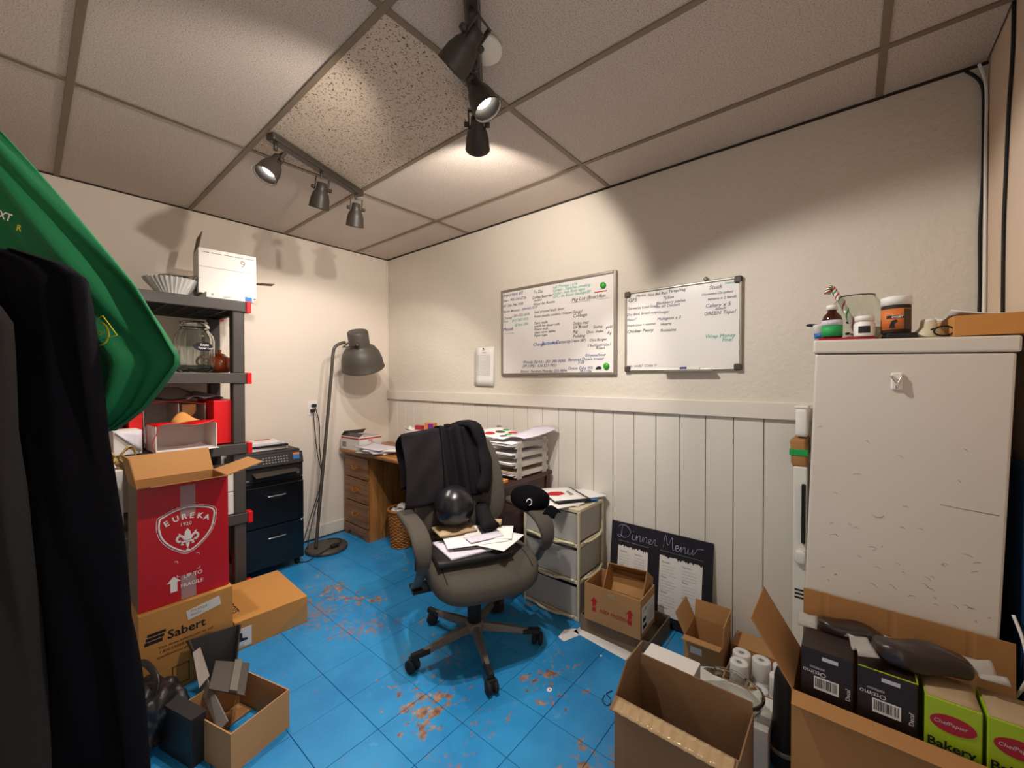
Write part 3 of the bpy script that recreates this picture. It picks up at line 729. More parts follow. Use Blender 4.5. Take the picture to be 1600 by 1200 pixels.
MB().bx(.205, .22, -.48, .144, .25, .72).build('back_panel', mMahogShade, dk)  # oak desk's panel; shade under the desktop is put into its dark colour
MB().hexa([(-.205, -.49, 0), (.22, -.49, 0), (-.205, -.47, 0), (.22, -.47, 0), (-.205, -.49, .72), (.22, -.49, .72), (-.205, -.47, .72), (.22, -.47, .72)]).build('end_panel', mOak, dk)
d2 = thing('desk', 'dark mahogany desk end standing behind the office chair', 'desk', (-.285, -1.55, 0))
MB().bx(-.275, .26, -.415, .43, .715, .742).build('desktop', mMahogShade, d2, bevel=.005)
MB().bx(-.25, .20, -.395, -.375, .10, .714).build('end_panel', mMahogShade, d2, bevel=.003)
MB().bx(.205, .25, -.405, -.365, 0, .714).build('leg', mMahogShade, d2, bevel=.004)
MB().bx(-.262, -.225, -.405, -.365, 0, .714).build('leg', mMahogShade, d2, bevel=.004)
MB().bx(-.262, -.225, .36, .40, 0, .714).build('leg', mMahogShade, d2, bevel=.004)
MB().bx(.205, .25, .36, .40, 0, .714).build('leg', mMahogShade, d2, bevel=.004)
MB().bx(-.258, -.24, -.36, .36, .60, .714).build('apron_rail', mMahogShade, d2, bevel=.003)

# things on the oak desk
ZD = .7495
r = thing('tea_carton', 'white carton with red stripe and barcode on the corner of the oak desk', 'box', (-.405, -.205, ZD), math.radians(4))
carton_body(.22, .27, .115, .003).build('body', mWhiteC, r)
MB().bx(-.1108, -.1101, -.13, .13, .094, .105).bx(-.11, .11, -.1358, -.1351, .094, .105).build('red_stripe', mInkR, r)
MB().bx(-.1108, -.1101, .055, .115, .02, .065).build('barcode', mInkG, r)
text('PG', .030, fNY((-.02, -.1365, .068)), mInkR, r, 'print', bold=.02)
MB().prism([(0, 0), (.05, .005), (.045, .03), (.012, .028)], .0006, fNY((.03, -.1355, .018))).build('picture', mPaperK, r)
flap(r, mGreyM, .22, .27, .115, '+y', .06, 40, 0, .002); flap(r, mGreyM, .22, .27, .115, '-x', .05, 30, 0, .002)
for i, (x, y, a, m_) in enumerate(((-.42, -.50, 20, mPaper), (-.43, -.52, -8, mPaperL), (-.41, -.58, 35, mPaper), (-.45, -.51, 12, mPaperL))):
    sheet_obj('paper_pile', ['thick white paper pile at the edge of the oak desk', 'lilac sheets across the oak desk paper pile', 'white sheet turned at an angle on the oak desk pile', 'curled lilac letter on top of the oak desk pile'][i], 'paper', x, y, ZD+.001+i*.013, .21, .29, a, m_, .012 if i < 3 else .006, .02 if i == 3 else 0)
r = closed_box('candy_box', 'small purple and orange box peeking above the jacket', (-.14, -.83, ZD+.181), .3, .05, .09, .06, mOrangeL)
MB().bx(-.0256, -.025, -.04, .01, .005, .055).build('purple_panel', pmat('purple_print', '6a2a8a', .5), r)
r = closed_box('marker_box', 'small red and blue packet beside the candy box behind the chair', (-.17, -.72, ZD+.181), .2, .04, .07, .035, mCrim)
r = closed_box('desk_organizer', 'white carton on the desk behind the chair back', (-.16, -.86, ZD), 0, .20, .44, .18, mWhiteC)
sheet_obj('paper_sheet', 'crumpled white sheet at the left end of the desk carton', 'paper', -.22, -.67, ZD+.181, .10, .07, 30, mPaper, .002, .03)

# letter trays on the dark desk
tr = thing('letter_tray', 'stack of clear plastic letter trays full of papers on the dark desk', 'letter tray', (-.235, -1.83, .7435))
for k in range(4):
    z = .012+k*.058; b = MB()
    b.bx(-.17, .17, -.125, .125, z, z+.003).bx(-.17, .17, -.125, -.122, z, z+.03).bx(-.17, .17, .122, .125, z, z+.03).bx(.167, .17, -.122, .122, z, z+.03)
    for sx, sy in ((-.13, -.123), (.13, -.123), (-.13, .123), (.13, .123)):
        b.bx(sx-.022, sx+.022, sy-.002, sy+.002, z-.012, z+.046)
    b.build('tray', mTrayP, tr)
    for j in range(4):
        MB().sheet(lambda u, v, k=k, j=j: V((-.19+.33*u, -.112+.22*v, z+.006+j*.006+.006*math.sin(u*4+k+j)*(1-u)+.008*(1-u)**3)), 6, 4, .004).build('papers', (mPaper, mPaperL, mPaper, mPaperK)[(j+k) % 4], tr)
o = MB().sheet(lambda u, v: V((-.17+.30*u, -.11+.24*v, .004+.015*u*(1-u)+.03*v*v)), 8, 8, .002).build('menu_sheet', mPaper, None, (-.25, -1.74, .7435+.236), math.radians(4))
tag(o, 'white sheet printed with red and green shapes on top of the letter trays', 'paper')
for i, (x, y, m_, rr) in enumerate(((-.10, .05, mInkR, .035), (.0, .04, mGreyM, .035), (.06, -.02, mInkR, .035), (-.02, -.04, mGreenL, .025), (-.09, -.05, mGreyM, .025), (.09, .06, mGreenL, .024))):
    pl = [(x+rr*math.cos(k*pi/6)*1.2, y+rr*math.sin(k*pi/6)*.8) for k in range(12)]
    u = lambda X: (X+.17)/.30
    vs = [(px, py, .0065+.015*u(px)*(1-u(px))+.03*((py+.11)/.24)**2) for px, py in pl]
    MB().add(vs+[(a_, b_, c_+.0006) for a_, b_, c_ in vs], [tuple(range(12)), tuple(range(12, 24))]+[(k, (k+1) % 12, 12+(k+1) % 12, 12+k) for k in range(12)]).build('printed_shape', m_, o)
o = MB().sheet(lambda u, v: V((-.16+.33*u, -.10+.2*v, .012+.04*u*u+.006*math.sin(v*5))), 8, 6, .002).build('paper_sheet', mPaperL, None, (-.19, -1.90, .7435+.236), math.radians(-6)); tag(o, 'lilac curled sheet hanging over the right end of the letter trays', 'paper')
for i, (nm, lb, x, y, sx, sy, sz, m_) in enumerate((('card_box', 'blue and white card box on the dark desk edge', -.48, -1.80, .06, .10, .022, mBluePr), ('card_box', 'orange-edged small box at the dark desk corner', -.50, -1.925, .07, .05, .018, mCardO), ('calculator', 'black flat calculator on the dark desk edge', -.52, -1.84, .05, .08, .014, mFolder))):
    r = closed_box(nm, lb, (x, y, .7435), .1, sx, sy, sz, m_, .002)
tag(MB().bx(-.02, -.002, -1.49, -1.455, .86, 1.005).build('wall_bracket', mAlu, bevel=.002), 'small grey metal strip on the white panelling above the trays', 'bracket')

# ------------------------------------------------------------------ wicker wastebasket
wk = thing('wastebasket', 'round woven wicker wastebasket with papers beside the oak desk', 'basket', (-.335, -.70, 0))
R0, R1, HB = .082, .105, .30
for j in range(22):
    z = .008+j*HB/22; n = 48; b = MB(); pts = []
    for i in range(n+1):
        a = 2*pi*i/n; r_ = R0+(R1-R0)*(z/HB)+.0035*math.sin(a*12+(j % 2)*pi); pts.append((r_*math.cos(a), r_*math.sin(a), z))
    if j == 0: ring = MB()
    ring.tube(pts, .0068, 5)
ring.build('woven_band', mWick, wk)
stv = MB()
for i in range(24):
    a = 2*pi*i/24; stv.tube([(R0*math.cos(a), R0*math.sin(a), 0), (R1*math.cos(a), R1*math.sin(a), HB)], .004, 5)
stv.build('stake', mWick, wk)
MB().tube([((R1+.003)*math.cos(2*pi*i/40), (R1+.003)*math.sin(2*pi*i/40), HB) for i in range(41)], .011, 8).build('rim', mWick, wk)
MB().lathe([(0, 0), (R0, 0), (R0, .006), (0, .006)], 24).build('bottom', mWick, wk)
for i in range(7):
    a = i*.9; o = MB().sheet(lambda u, v, i=i: V((-.05+.1*u, -.06+.11*v, .01*math.sin(u*6+i)+.012*math.sin(v*5+i*2)+.02*u*v)), 6, 6, .0015).build('scrap_paper', (mPaper, mPaperL, mBluePr, mPaper, mPaperL, mPaper, mPaper)[i], None, (-.335+.02*math.cos(a), -.70+.02*math.sin(a), HB-.07+i*.016), a)
    tag(o, 'crumpled waste paper in the wicker basket', 'paper', 'waste papers in the wicker basket')

# ------------------------------------------------------------------ office chair
ch = thing('office_chair', 'grey fabric office chair on a five-star base in the middle of the room', 'chair', (-.84, -2.038, 0), math.radians(-25))
RZC = math.radians(-25)
for k in range(5):
    a = math.radians(22+72*k)-RZC
    d = V((math.cos(a), math.sin(a), 0)); s_ = V((-d.y, d.x, 0)); vs = []
    prof = [(.02, .022, .085, .125), (.12, .021, .080, .115), (.25, .017, .068, .093), (.315, .014, .064, .082)]
    b = MB()
    for (r0, w0, l0, h0), (r1_, w1, l1, h1) in zip(prof[:-1], prof[1:]):
        b.hexa([tuple(d*r0-s_*w0+V((0, 0, l0))), tuple(d*r1_-s_*w1+V((0, 0, l1))), tuple(d*r0+s_*w0+V((0, 0, l0))), tuple(d*r1_+s_*w1+V((0, 0, l1))), tuple(d*r0-s_*w0*.6+V((0, 0, h0))), tuple(d*r1_-s_*w1*.6+V((0, 0, h1))), tuple(d*r0+s_*w0*.6+V((0, 0, h0))), tuple(d*r1_+s_*w1*.6+V((0, 0, h1)))])
    leg = b.build('leg', mChairB, ch, bevel=.004)
    MB().hexa([tuple(d*r_+s_*(w_*sx)+V((0, 0, z_))) for z_, ws in ((.064, 1), (.089, .7)) for sx in (-1, 1) for r_, w_ in ((.245, .019*ws), (.335, .016*ws))]).build('end_cap', mRubber, leg, bevel=.005)
    cs = MB(); c0 = d*.32; tw = a+.9+k*1.3; wd = V((math.cos(tw), math.sin(tw), 0)); c0 = c0+V((-wd.y, wd.x, 0))*.012
    for sx in (-1, 1):
        M = frame(V((-wd.y, wd.x, 0)), (0, 0, 1), tuple(c0+wd*(.016*sx)+V((0, 0, .030))))
        cs.lathe([(0, -.010), (.024, -.010), (.0295, -.005), (.0295, .005), (.024, .010), (0, .010)], 20, M)
    cs.box(tuple(c0+V((0, 0, .045))), (.030, .030, .036))
    cs.build('caster', mRubber, leg)
MB().lathe([(.045, .075), (.05, .085), (.05, .118), (.04, .130), (.034, .130)], 24).build('hub', mChairB, ch)
MB().lathe([(.034, .12), (.034, .265), (.03, .27), (.018, .272), (.018, .37)], 24).build('gas_column', mRubber, ch)
MB().bx(-.10, .10, -.10, .14, .36, .40).bx(-.03, .03, .10, .30, .365, .395).build('seat_mechanism', mRubber, ch, bevel=.01)
MB().tube([(.08, .0, .375), (.30, -.02, .365)], .008, 8).build('lever', mRubber, ch)
def seat_fn(p):
    z = p.z
    z += .035*max(0, -p.y-.05)/.25*0
    if p.y < -.08: z -= 1.1*(p.y+.08)**2
    z += .018*(p.x/.26)**2
    return V((p.x*(1-.12*max(0, p.y)/.25), p.y, z))
st = MB().sq((0, -.02, .440), (.54, .53, .125), .55, .45, 48, 20, seat_fn).build('seat', mFabric, ch)
seam = []
for x_, sg in ((-.19, 1), (.19, 1)):
    seam.append([(x_+.02*math.sin(t*2)*(1 if x_ > 0 else -1), .18-.42*t, 0) for t in [k/14 for k in range(15)]])
def seat_top(x, y):
    ex = (abs(x)/.27)**(2/.45)+(abs(y+.02)/.265)**(2/.45); cph = min(1, ex**(.45/2))
    q = max(0, 1-cph**(2/.55)); z = .440+.0625*q**(.55/2)
    return seat_fn(V((x, y, z)))
b = MB()
for s_ in seam: b.tube([seat_top(p[0], p[1])+V((0, 0, .0005)) for p in s_], .0025, 6)
b.build('seam', mRubber, st)
MB().bx(-.22, .22, -.20, .22, .385, .402).build('seat_pan', mRubber, ch, bevel=.006)
def back_fn(p):       # p.z from 0 (bottom) to .66 ; p.y thickness
    p = V((p.x*.93, p.y, p.z*.84)); t = p.z/.555; y = p.y+.05*(p.x/.25)**2*-1.0+.05*math.sin(t*pi*1.1)*-.6
    wx = p.x*(1.0-.18*t*t+.05*math.sin(t*pi))
    a = math.radians(14); return V((wx, .235+y*math.cos(a)+p.z*math.sin(a), .50+p.z*math.cos(a)-y*math.sin(a)))
bk = MB().sq((0, 0, .33), (.53, .11, .66), .45, .35, 40, 24, back_fn).build('backrest', mFabric, ch)
MB().tube(spline([(0, .16, .385), (0, .27, .40), (0, .325, .47), (0, .36, .62)], 6), .026, 10, flat=.5).build('back_bar', mRubber, ch)
for sx in (-1, 1):
    path = spline([(0, .20, .655), (0, .05, .665), (0, -.10, .665), (0, -.19, .635), (0, -.215, .57), (0, -.175, .50), (0, -.12, .43), (0, -.06, .385)], 8)
    n = len(path); b = MB(); b2 = MB(); vs = []
    def rib(mb, pts, ws, th, x0):
        vs = []; fs = []
        for i, p in enumerate(pts):
            tg = (pts[min(i+1, len(pts)-1)]-pts[max(i-1, 0)]).normalized(); nn = V((1, 0, 0)).cross(tg)
            for k in range(12):
                q = 2*pi*k/12; c_, s2 = math.cos(q), math.sin(q)
                sg = lambda e: math.copysign(abs(e)**.6, e)
                vs.append(tuple(V((x0, 0, 0))+p+V((1, 0, 0))*ws[i]*sg(c_)+nn*th[i]*sg(s2)))
        for i in range(len(pts)-1):
            for k in range(12):
                k2 = (k+1) % 12; fs.append((i*12+k, i*12+k2, (i+1)*12+k2, (i+1)*12+k))
        fs.append(tuple(range(12))[::-1]); fs.append(tuple((len(pts)-1)*12+k for k in range(12))); mb.add(vs, fs, True)
    k1 = int(n*.70)
    rib(b, path[:k1], [.043-.022*max(0, (i/k1-.62)/.38) for i in range(k1)], [.021-.006*(i/k1) for i in range(k1)], sx*.305)
    pad = b.build('arm_pad', mFabric, ch)
    inner = [p+V((0, .016 if i > 12 else 0, -.016 if i <= 20 else 0)) for i, p in enumerate(path)]
    rib(b2, inner, [.022]*n, [.010]*n, sx*.305); b2.build('arm_bar', mChairP, ch)
    MB().bx(min(sx*.20, sx*.325), max(sx*.20, sx*.325), -.09, .0, .372, .388).build('arm_bracket', mRubber, ch, bevel=.003)

# jacket over the back of the chair
Mch = Matrix.Translation((-.84, -2.038, 0)) @ Matrix.Rotation(RZC, 4, 'Z')
jk = thing('jacket', 'black jacket draped over the back of the office chair', 'jacket', (-.84, -2.038, 0), RZC)
def bsurf(x, s, off):     # s: 0 front low .. over the top .. back
    a = math.radians(14)
    L1 = .58
    L1 = .455
    if s < L1: z = .13+s; y = -.075-off-.03*math.sin(z/.66*pi)
    elif s < L1+.16:
        q = (s-L1)/.16*pi; z = .552+.008+off*.3+.03*math.sin(q)*.6; y = -.075*math.cos(q)-off*math.cos(q)
    else: z = .552-(s-L1-.16); y = .075+off
    y -= .05*(x/.25)**2
    return V((x, .235+y*math.cos(a)+z*math.sin(a), .50+z*math.cos(a)-y*math.sin(a)))
MB().sheet(lambda u, v: bsurf(-.330+.010*math.sin(v*9)*(1-u)+.225*u+.02*v*(1-u), .04+.85*v, .018+.014*math.sin(u*7+v*3)+.010*math.sin(v*11+u*5)*(1-u*.5)+.004*math.sin(v*29-u*9))+V((0, 0, -.05*(u-.6)**2*v-.07*(1-u)*max(0, 1-abs(v-.68)*3))), 16, 40, .006).build('front_panel', mJack2, jk)
MB().sheet(lambda u, v: bsurf(-.11+.21*u, .06+.8*v, .030+.028*math.sin(u*13+v*2.5)*(1-.4*v)+.010*math.sin(u*23+v*8)), 30, 44, .006).build('back_panel', mJack, jk)
slv = [bsurf(.02+.11*math.sin(v*2.4), .59-.51*v, .045+.012*math.sin(v*9)) for v in [k/16 for k in range(17)]]
MB().tube(slv, [.045+.006*math.sin(k*1.3) for k in range(17)], 14, flat=.6).build('sleeve', mJack, jk)
MB().tube([bsurf(-.06+.16*k/12, .51, .03+.008*math.sin(k)) for k in range(13)], .022, 10, flat=.7).build('collar', mJack, jk)
MB().tube(spline([(.10, .155, .66), (.085, .10, .65), (.075, .02, .62), (.075, -.04, .605)], 6), [.032+.0009*k for k in range(19)], 14, flat=.6).build('sleeve_cuff', mJack, jk)

# pile on the seat
ZS0 = .512
def onch(x, y): p = Mch @ V((x, y, 0)); return p.x, p.y
zz = ZS0
pile = [('binder', 'black leather binder at the bottom of the pile on the chair', 'binder', -.05, -.06, .36, .27, -2, mFolder, .024), ('newspaper', 'grey folded newspaper on the black binder', 'newspaper', -.02, -.05, .34, .22, 8, mPaperL, .010),
        ('notebook', 'dark spiral notebook in the chair pile', 'notebook', .01, -.04, .27, .2, -10, mGreyM, .010), ('paper_sheet', 'white printed sheet sticking out towards the chair front', 'paper', .06, -.06, .22, .28, 38, mPaper, .003),
        ('paper_sheet', 'white letter across the middle of the chair pile', 'paper', -.01, -.03, .30, .2, -6, mPaper, .004), ('paper_sheet', 'white sheet sticking out to the right of the chair pile', 'paper', .08, -.01, .24, .17, -28, mPaper, .003),
        ('envelope', 'lilac envelope on top of the chair pile', 'envelope', .03, -.07, .18, .07, 6, mPaperL, .004), ('paper_bag', 'crushed kraft paper under the black ball', 'paper', -.08, .07, .20, .13, 4, mPaperK, .010)]
for nm, lb, ct, x_, y_, ww, hh, a, mm, th in pile:
    px, py = onch(x_, y_)
    o = MB().sheet(lambda u, v: V(((u-.5)*ww, (v-.5)*hh, th/2+(.010 if nm == 'paper_bag' else .0)*math.sin(u*11)*math.sin(v*7)+.006*(u-.5)**2)), 8, 6, th).build(nm, mm, None, (px, py, zz), RZC+math.radians(a), bevel=.001, seg=1)
    tag(o, lb, ct); zz += th+.001
px, py = onch(.12, .05)
closed_box('card_packet', 'brown card packet at the right of the chair pile', (px, py, zz), RZC-.5, .10, .045, .018, mPaperK)
px, py = onch(-.075, .095)
bl = thing('ball', 'glossy black ball resting on the papers on the chair', 'ball', (px, py, zz+.002))
MB().sq((0, 0, .105), (.21, .21, .21), 1, 1, 48, 28).build('ball_body', mBall, bl)
MB().lathe([(0, .0), (.006, .0), (.006, .003), (0, .004)], 12, Matrix.Translation((0, 0, .0975)) @ Matrix.Rotation(2.1, 4, 'Y') @ Matrix.Translation((0, 0, .097))).build('valve', mRubber, bl)
# cap on the right armrest
px, py = onch(.305, -.03)
cp = thing('cap', 'dark baseball cap hung over the right armrest of the chair', 'cap', (px, py, .720), RZC+math.radians(40))
MB().sq((0, 0, .0), (.17, .21, .115), .75, .9, 32, 16, lambda p: V((p.x*(1-.10*max(0, p.z)/.07), p.y, max(p.z, -.05)+.006*math.sin(p.y*30+p.x*18)))).build('crown', mCoat, cp)
MB().sheet(lambda u, v: V(((u-.5)*.15*(1-.35*v*v), -.098-.055*v, -.035-.014*(2*u-1)**2-.022*v)), 12, 6, .005).build('brim', mCoat, cp)
MB().tube([(-.085-.006*math.cos(a), .012*math.cos(a)-.03, .006+.016*math.sin(a)) for a in [k*2*pi/16 for k in range(13)]], .0022, 6).build('badge', mWPrint, cp)

# ------------------------------------------------------------------ plastic drawer unit with papers
dw = thing('drawer_tower', 'ivory three-drawer plastic tower with frosted drawers beside the chair', 'drawers', (-.185, -2.155, 0))
hx_, hy = .148, .195
for sx in (-1, 1):
    for sy in (-1, 1):
        MB().bx(sx*hx_-.016*(sx > 0), sx*hx_+.016*(sx < 0), sy*hy-.016*(sy > 0), sy*hy+.016*(sy < 0), 0, .612).build('post', mIvory, dw, bevel=.004)
for i, z in enumerate((.0, .205, .41, .605)):
    b = MB(); h = .022
    for sx in (-1, 1): b.bx(sx*hx_-.014*(sx > 0), sx*hx_+.014*(sx < 0), -hy+.01, hy-.01, z, z+h)
    for sy in (-1, 1): b.bx(-hx_+.01, hx_-.01, sy*hy-.014*(sy > 0), sy*hy+.014*(sy < 0), z, z+h)
    if i == 3: b.bx(-hx_+.004, hx_-.004, -hy+.004, hy-.004, z+.006, z+.020)
    b.build('frame_rail', mIvory, dw, bevel=.004)
for i, z in enumerate((.026, .231, .436)):
    b = MB(); h = .162; t = .003; X0, X1, Y0, Y1 = -hx_+.003, hx_-.018, -hy+.018, hy-.018
    b.bx(X0, X1, Y0, Y1, z, z+t).bx(X0, X0+t, Y0, Y1, z+t, z+h).bx(X1-t, X1, Y0, Y1, z+t, z+h).bx(X0+t, X1-t, Y0, Y0+t, z+t, z+h).bx(X0+t, X1-t, Y1-t, Y1, z+t, z+h)
    d = b.build('drawer', mFrost, dw)
    MB().tube(spline([(-hx_-.004, -hy+.03, z-.004), (-hx_-.012, -.09, z-.006), (-hx_-.02, -.05, z-.012), (-hx_-.02, .05, z-.012), (-hx_-.012, .09, z-.006), (-hx_-.004, hy-.03, z-.004)], 5), .008, 8).build('pull_lip', mIvory, d)
    MB().tube(spline([(-.10, -hy-.003, z-.004), (-.04, -hy-.010, z-.010), (.06, -hy-.010, z-.006), (.11, -hy-.003, z+.012)], 5), .007, 8).build('side_lip', mIvory, d)
for i, (z, mm, h_) in enumerate(((.032, mGreyM, .12), (.237, mPaper, .12), (.442, mPaper, .13))):
    r = closed_box('stored_box', ['grey carton inside the bottom drawer', 'white carton inside the middle drawer', 'white carton inside the top drawer'][i], (-.20, -2.10, z), 0, .20, .20, h_, mm)
r = closed_box('stored_box', 'red carton inside the middle drawer', (-.18, -2.275, .237), 0, .15, .05, .11, mCrim)
zz = .6275
for nm, lb, x, y, ww, hh, a, mm, th in (('paper_sheet', 'white sheet at the bottom of the drawer tower pile', -.20, -2.13, .25, .33, 12, mPaper, .004), ('paper_sheet', 'white sheet overhanging the drawer tower towards the chair', -.27, -2.16, .20, .28, -20, mPaper, .003), ('magazine', 'blue brochure at the back of the drawer tower', -.13, -2.19, .21, .28, 35, mBluePr, .004), ('paper_sheet', 'orange printed sheet at the right of the drawer tower', -.10, -2.22, .2, .27, 60, mPaper, .003), ('folder', 'black folder under the red printed sheet', -.19, -2.16, .21, .29, -32, mFolder, .006), ('paper_sheet', 'white sheet with a red block on top of the drawer tower', -.20, -2.15, .2, .27, -34, mPaper, .002)):
    o = sheet_obj(nm, lb, 'folder' if nm == 'folder' else 'magazine' if nm == 'magazine' else 'paper', x, y, zz, ww, hh, a, mm, th); zz += th+.0015
MB().prism([(-.05, -.03), (.0, -.045), (.055, -.02), (.05, .03), (-.01, .045), (-.055, .02)], .0006, Matrix.Translation((-.04, .0, .0022))).build('red_block', mInkR, o)
MB().prism([(.03, -.06), (.06, -.05), (.06, .04), (.04, .03)], .0006, Matrix.Translation((0.0, .0, .0022))).build('grey_block', mInkG, o)

# ------------------------------------------------------------------ dinner menu board
mn = thing('menu_board', 'black chalkboard lettered Dinner Menu leaning on the white panelling', 'menu board', (-.07, -2.675, 0))
tl = V((0.055, 0, .49)).normalized()       # leaning direction (up the board)
Mm = frame((0, -1, 0), tl, (0.0, 0, 0.0))
MB().box((0, .25, -.008), (.567, .50, .012), Mm).build('board', mChalk, mn, bevel=.002)
st = MB()
def cur(strokes, x0, y0, s):
    for stv_ in strokes:
        pts = spline([(x0+a*s, y0+b_*s, 0) for a, b_ in stv_], 7)
        st.tube([Mm @ V((p.x, p.y, .0006)) for p in pts], .0007, 6, flat=2.4)
D = [[(.3, 1.0), (.25, .5), (.2, .05), (.0, .02), (-.1, .12), (.1, .18), (.5, .02), (.9, .25), (1.0, .65), (.7, .98), (.2, 1.02), (-.05, .8)]]
i_ = [[(1.15, .05), (1.25, .45), (1.2, .1), (1.35, .02), (1.5, .2), (1.55, .45), (1.55, .02), (1.7, .4), (1.85, .42), (1.85, .05), (2.0, .1), (2.1, .45), (2.1, .02), (2.25, .4), (2.4, .42), (2.4, .05), (2.55, .1), (2.75, .25), (2.7, .42), (2.58, .3), (2.62, .05), (2.85, .08), (3.0, .42), (3.1, .4), (3.08, .05), (3.3, .05)], [(1.28, .68), (1.30, .7)]]
M_ = [[(3.75, .05), (3.85, .95), (3.95, .9), (4.1, .3), (4.4, .95), (4.45, .3), (4.5, .0), (4.6, .1)], [(4.65, .2), (4.9, .28), (4.85, .45), (4.68, .35), (4.72, .05), (4.95, .08), (5.1, .42), (5.1, .02), (5.25, .4), (5.38, .42), (5.4, .05), (5.55, .12), (5.62, .42), (5.62, .1), (5.8, .05), (5.95, .42), (5.95, .05), (6.15, .3), (6.3, .55), (6.7, .62)]]
cur(D+i_+M_, -.235, .415, .0705)
st.build('chalk_lettering', pmat('lilac_chalk', 'cfc0e8', .8, var=0), mn)
for i, (u0, u1, v0, v1) in enumerate(((-.235, -.055, .07, .395), (.012, .235, .06, .40))):
    sh_ = MB().box(((u0+u1)/2, (v0+v1)/2, -.0005), (u1-u0, v1-v0, .0018), Mm).build('menu_sheet', mPaper, mn)
    tb = MB(); random.seed(3+i)
    pts = [(u0, v1)]; n = 34
    for k in range(n+1): pts.append((u0+(u1-u0)*k/n, v1-.022-random.random()*.018*(1 if k % 2 else .3)))
    pts.append((u1, v1)); tb.prism(pts[::-1], .0006, Mm @ Matrix.Translation((0, 0, .0005))); tb.build('tree_line', mInk, sh_)
    for cx_ in (u0+.012, (u0+u1)/2+.012):
        y_ = v1-.062
        for row in range(16):
            wds = ('Starters', 'Salads', 'Pasta')[row % 3] if row % 5 == 0 else random.choice(['roasted garlic, olive oil, sea salt', 'fresh greens with lemon', 'grilled bread, tomato, basil', 'served with fries or soup', 'cream, herbs and parmesan'])
            text(wds[:20 if u1-u0 < .2 else 24], .014 if row % 5 == 0 else .0075, Mm @ Matrix.Translation((cx_, y_, .0008)), mInk if row % 5 == 0 else mInkG, mn, 'menu_print')
            y_ -= .018 if row % 5 == 0 else .0155

# ------------------------------------------------------------------ cartons by the right wall
ty = carton('carton_tray', 'shallow brown carton tray on the floor under the keep frozen carton', (-.235, -2.575, 0), 0, .29, .38, .085, mCardG)
text('MKIPP', .028, fNX((-.1465, -.12, .03)), mInk, ty, 'print')
kf = carton('keep_frozen_carton', 'open brown carton with red keep frozen print set in the tray', (-.305, -2.575, .092), math.radians(1.5), .20, .30, .19, mCard)
def kt(s, size, y, z, m_=mInkR): text(s, size, fNX((-.1012, y, z)), m_, kf, 'red_print', bold=.01)
kt('KEEP FROZEN', .024, .062, .062)
for y in (.095, -.098):
    MB().prism([(-.010, 0), (.010, 0), (.010, .05), (.020, .05), (0, .075), (-.020, .05), (-.010, .05)], .0006, fNX((-.1003, y, .055))).build('arrow_print', mInkR, kf)
    text('UP', .018, fNX((-.1018, y+.010, .075)), mCard, kf, 'arrow_letters')
MB().box((-.1003, .0, .160), (.001, .035, .022)).build('hand_hole', mTape, kf)
MB().box((.005, -.1505, .085), (.17, .001, .12)).build('label', mPaper, kf)
text('X 150', .022, fNY((-.075, -.1515, .120)), mInk, kf, 'label_print', bold=.02); text('PRODUCT OF CANADA', .0085, fNY((-.01, -.1515, .125)), mInk, kf, 'label_print')
for k in range(5): text('10/2.5 KG  SWEET FRIES', .0085, fNY((-.01, -.1515, .105-.014*k)), mInk, kf, 'label_print')
MB().bx(-.07, -.02, -.1515, -.151, .035, .055).bx(-.07, -.03, -.1515, -.151, .07, .09).build('label_blocks', mInk, kf)
sbx = thing('small_carton', 'small empty brown carton tilted inside the keep frozen carton', 'box', (-.225, -2.60, .205))
Mt = Matrix.Rotation(math.radians(-52), 4, 'Y') @ Matrix.Rotation(math.radians(4), 4, 'Z')
b = carton_body(.21, .215, .11); b2 = MB(); b2.add(b.v, b.f, False, Mt); b2.build('body', mCardIn, sbx)
MB().box((.03, 0, .005), (.09, .205, .002), Mt).build('inner_flap', mCard, sbx)
MB().box((-.05, .05, .005), (.08, .1, .002), Mt).build('inner_flap', mCard, sbx)
ob = carton('open_carton', 'small open brown carton with raised flaps against the panelling', (-.225, -2.985, 0), math.radians(2), .19, .165, .155, mCard, [('+x', .085, 100), ('+y', .10, 115), ('-y', .09, 92), ('-x', .06, 168)])
MB().box((-.0955, .03, .10), (.001, .05, .03)).build('label', mPaper, ob)
sheet_obj('paper_sheet', 'long white paper strip on the floor under the carton tray', 'paper', -.405, -2.55, .0007, .07, .36, -6, mPaper, .001)
o = MB().prism([(-.05, -.035), (.055, -.03), (.07, .025), (.01, .045), (-.055, .01)], .001, Matrix.Identity(4)).build('paper_scrap', mPaper, None, (-.465, -2.36, .0007), -.4); tag(o, 'torn white paper scrap on the blue floor by the drawer tower', 'paper')
o = MB().prism([(.013*math.cos(k*.6), .011*math.sin(k*.6)) for k in range(10)], .001).build('paper_scrap', mPaper, None, (-.84, -2.50, .0007)); tag(o, 'tiny round white scrap on the blue floor in front of the chair', 'paper')
MB().bx(-.004, .004, -.003, .003, .001, .0015).build('spot', mInkR, o)
o = MB().prism([(.007*math.cos(k*.9), .005*math.sin(k*.9)) for k in range(7)], .001).build('paper_scrap', mPaper, None, (-.50, -2.57, .0007)); tag(o, 'tiny white crumb of paper near the carton tray', 'paper')
rb = spline([(.03, .005, .003), (.0, .018, .003), (-.025, .008, .003), (-.018, -.012, .003), (.012, -.016, .003), (.035, -.002, .003), (.055, -.03, .003)], 8)
o = MB().tube(rb, .0016, 6).build('rubber_band', mRubber, None, (-.735, -2.72, 0), .6); tag(o, 'dark looped string on the blue floor by the big carton', 'string')

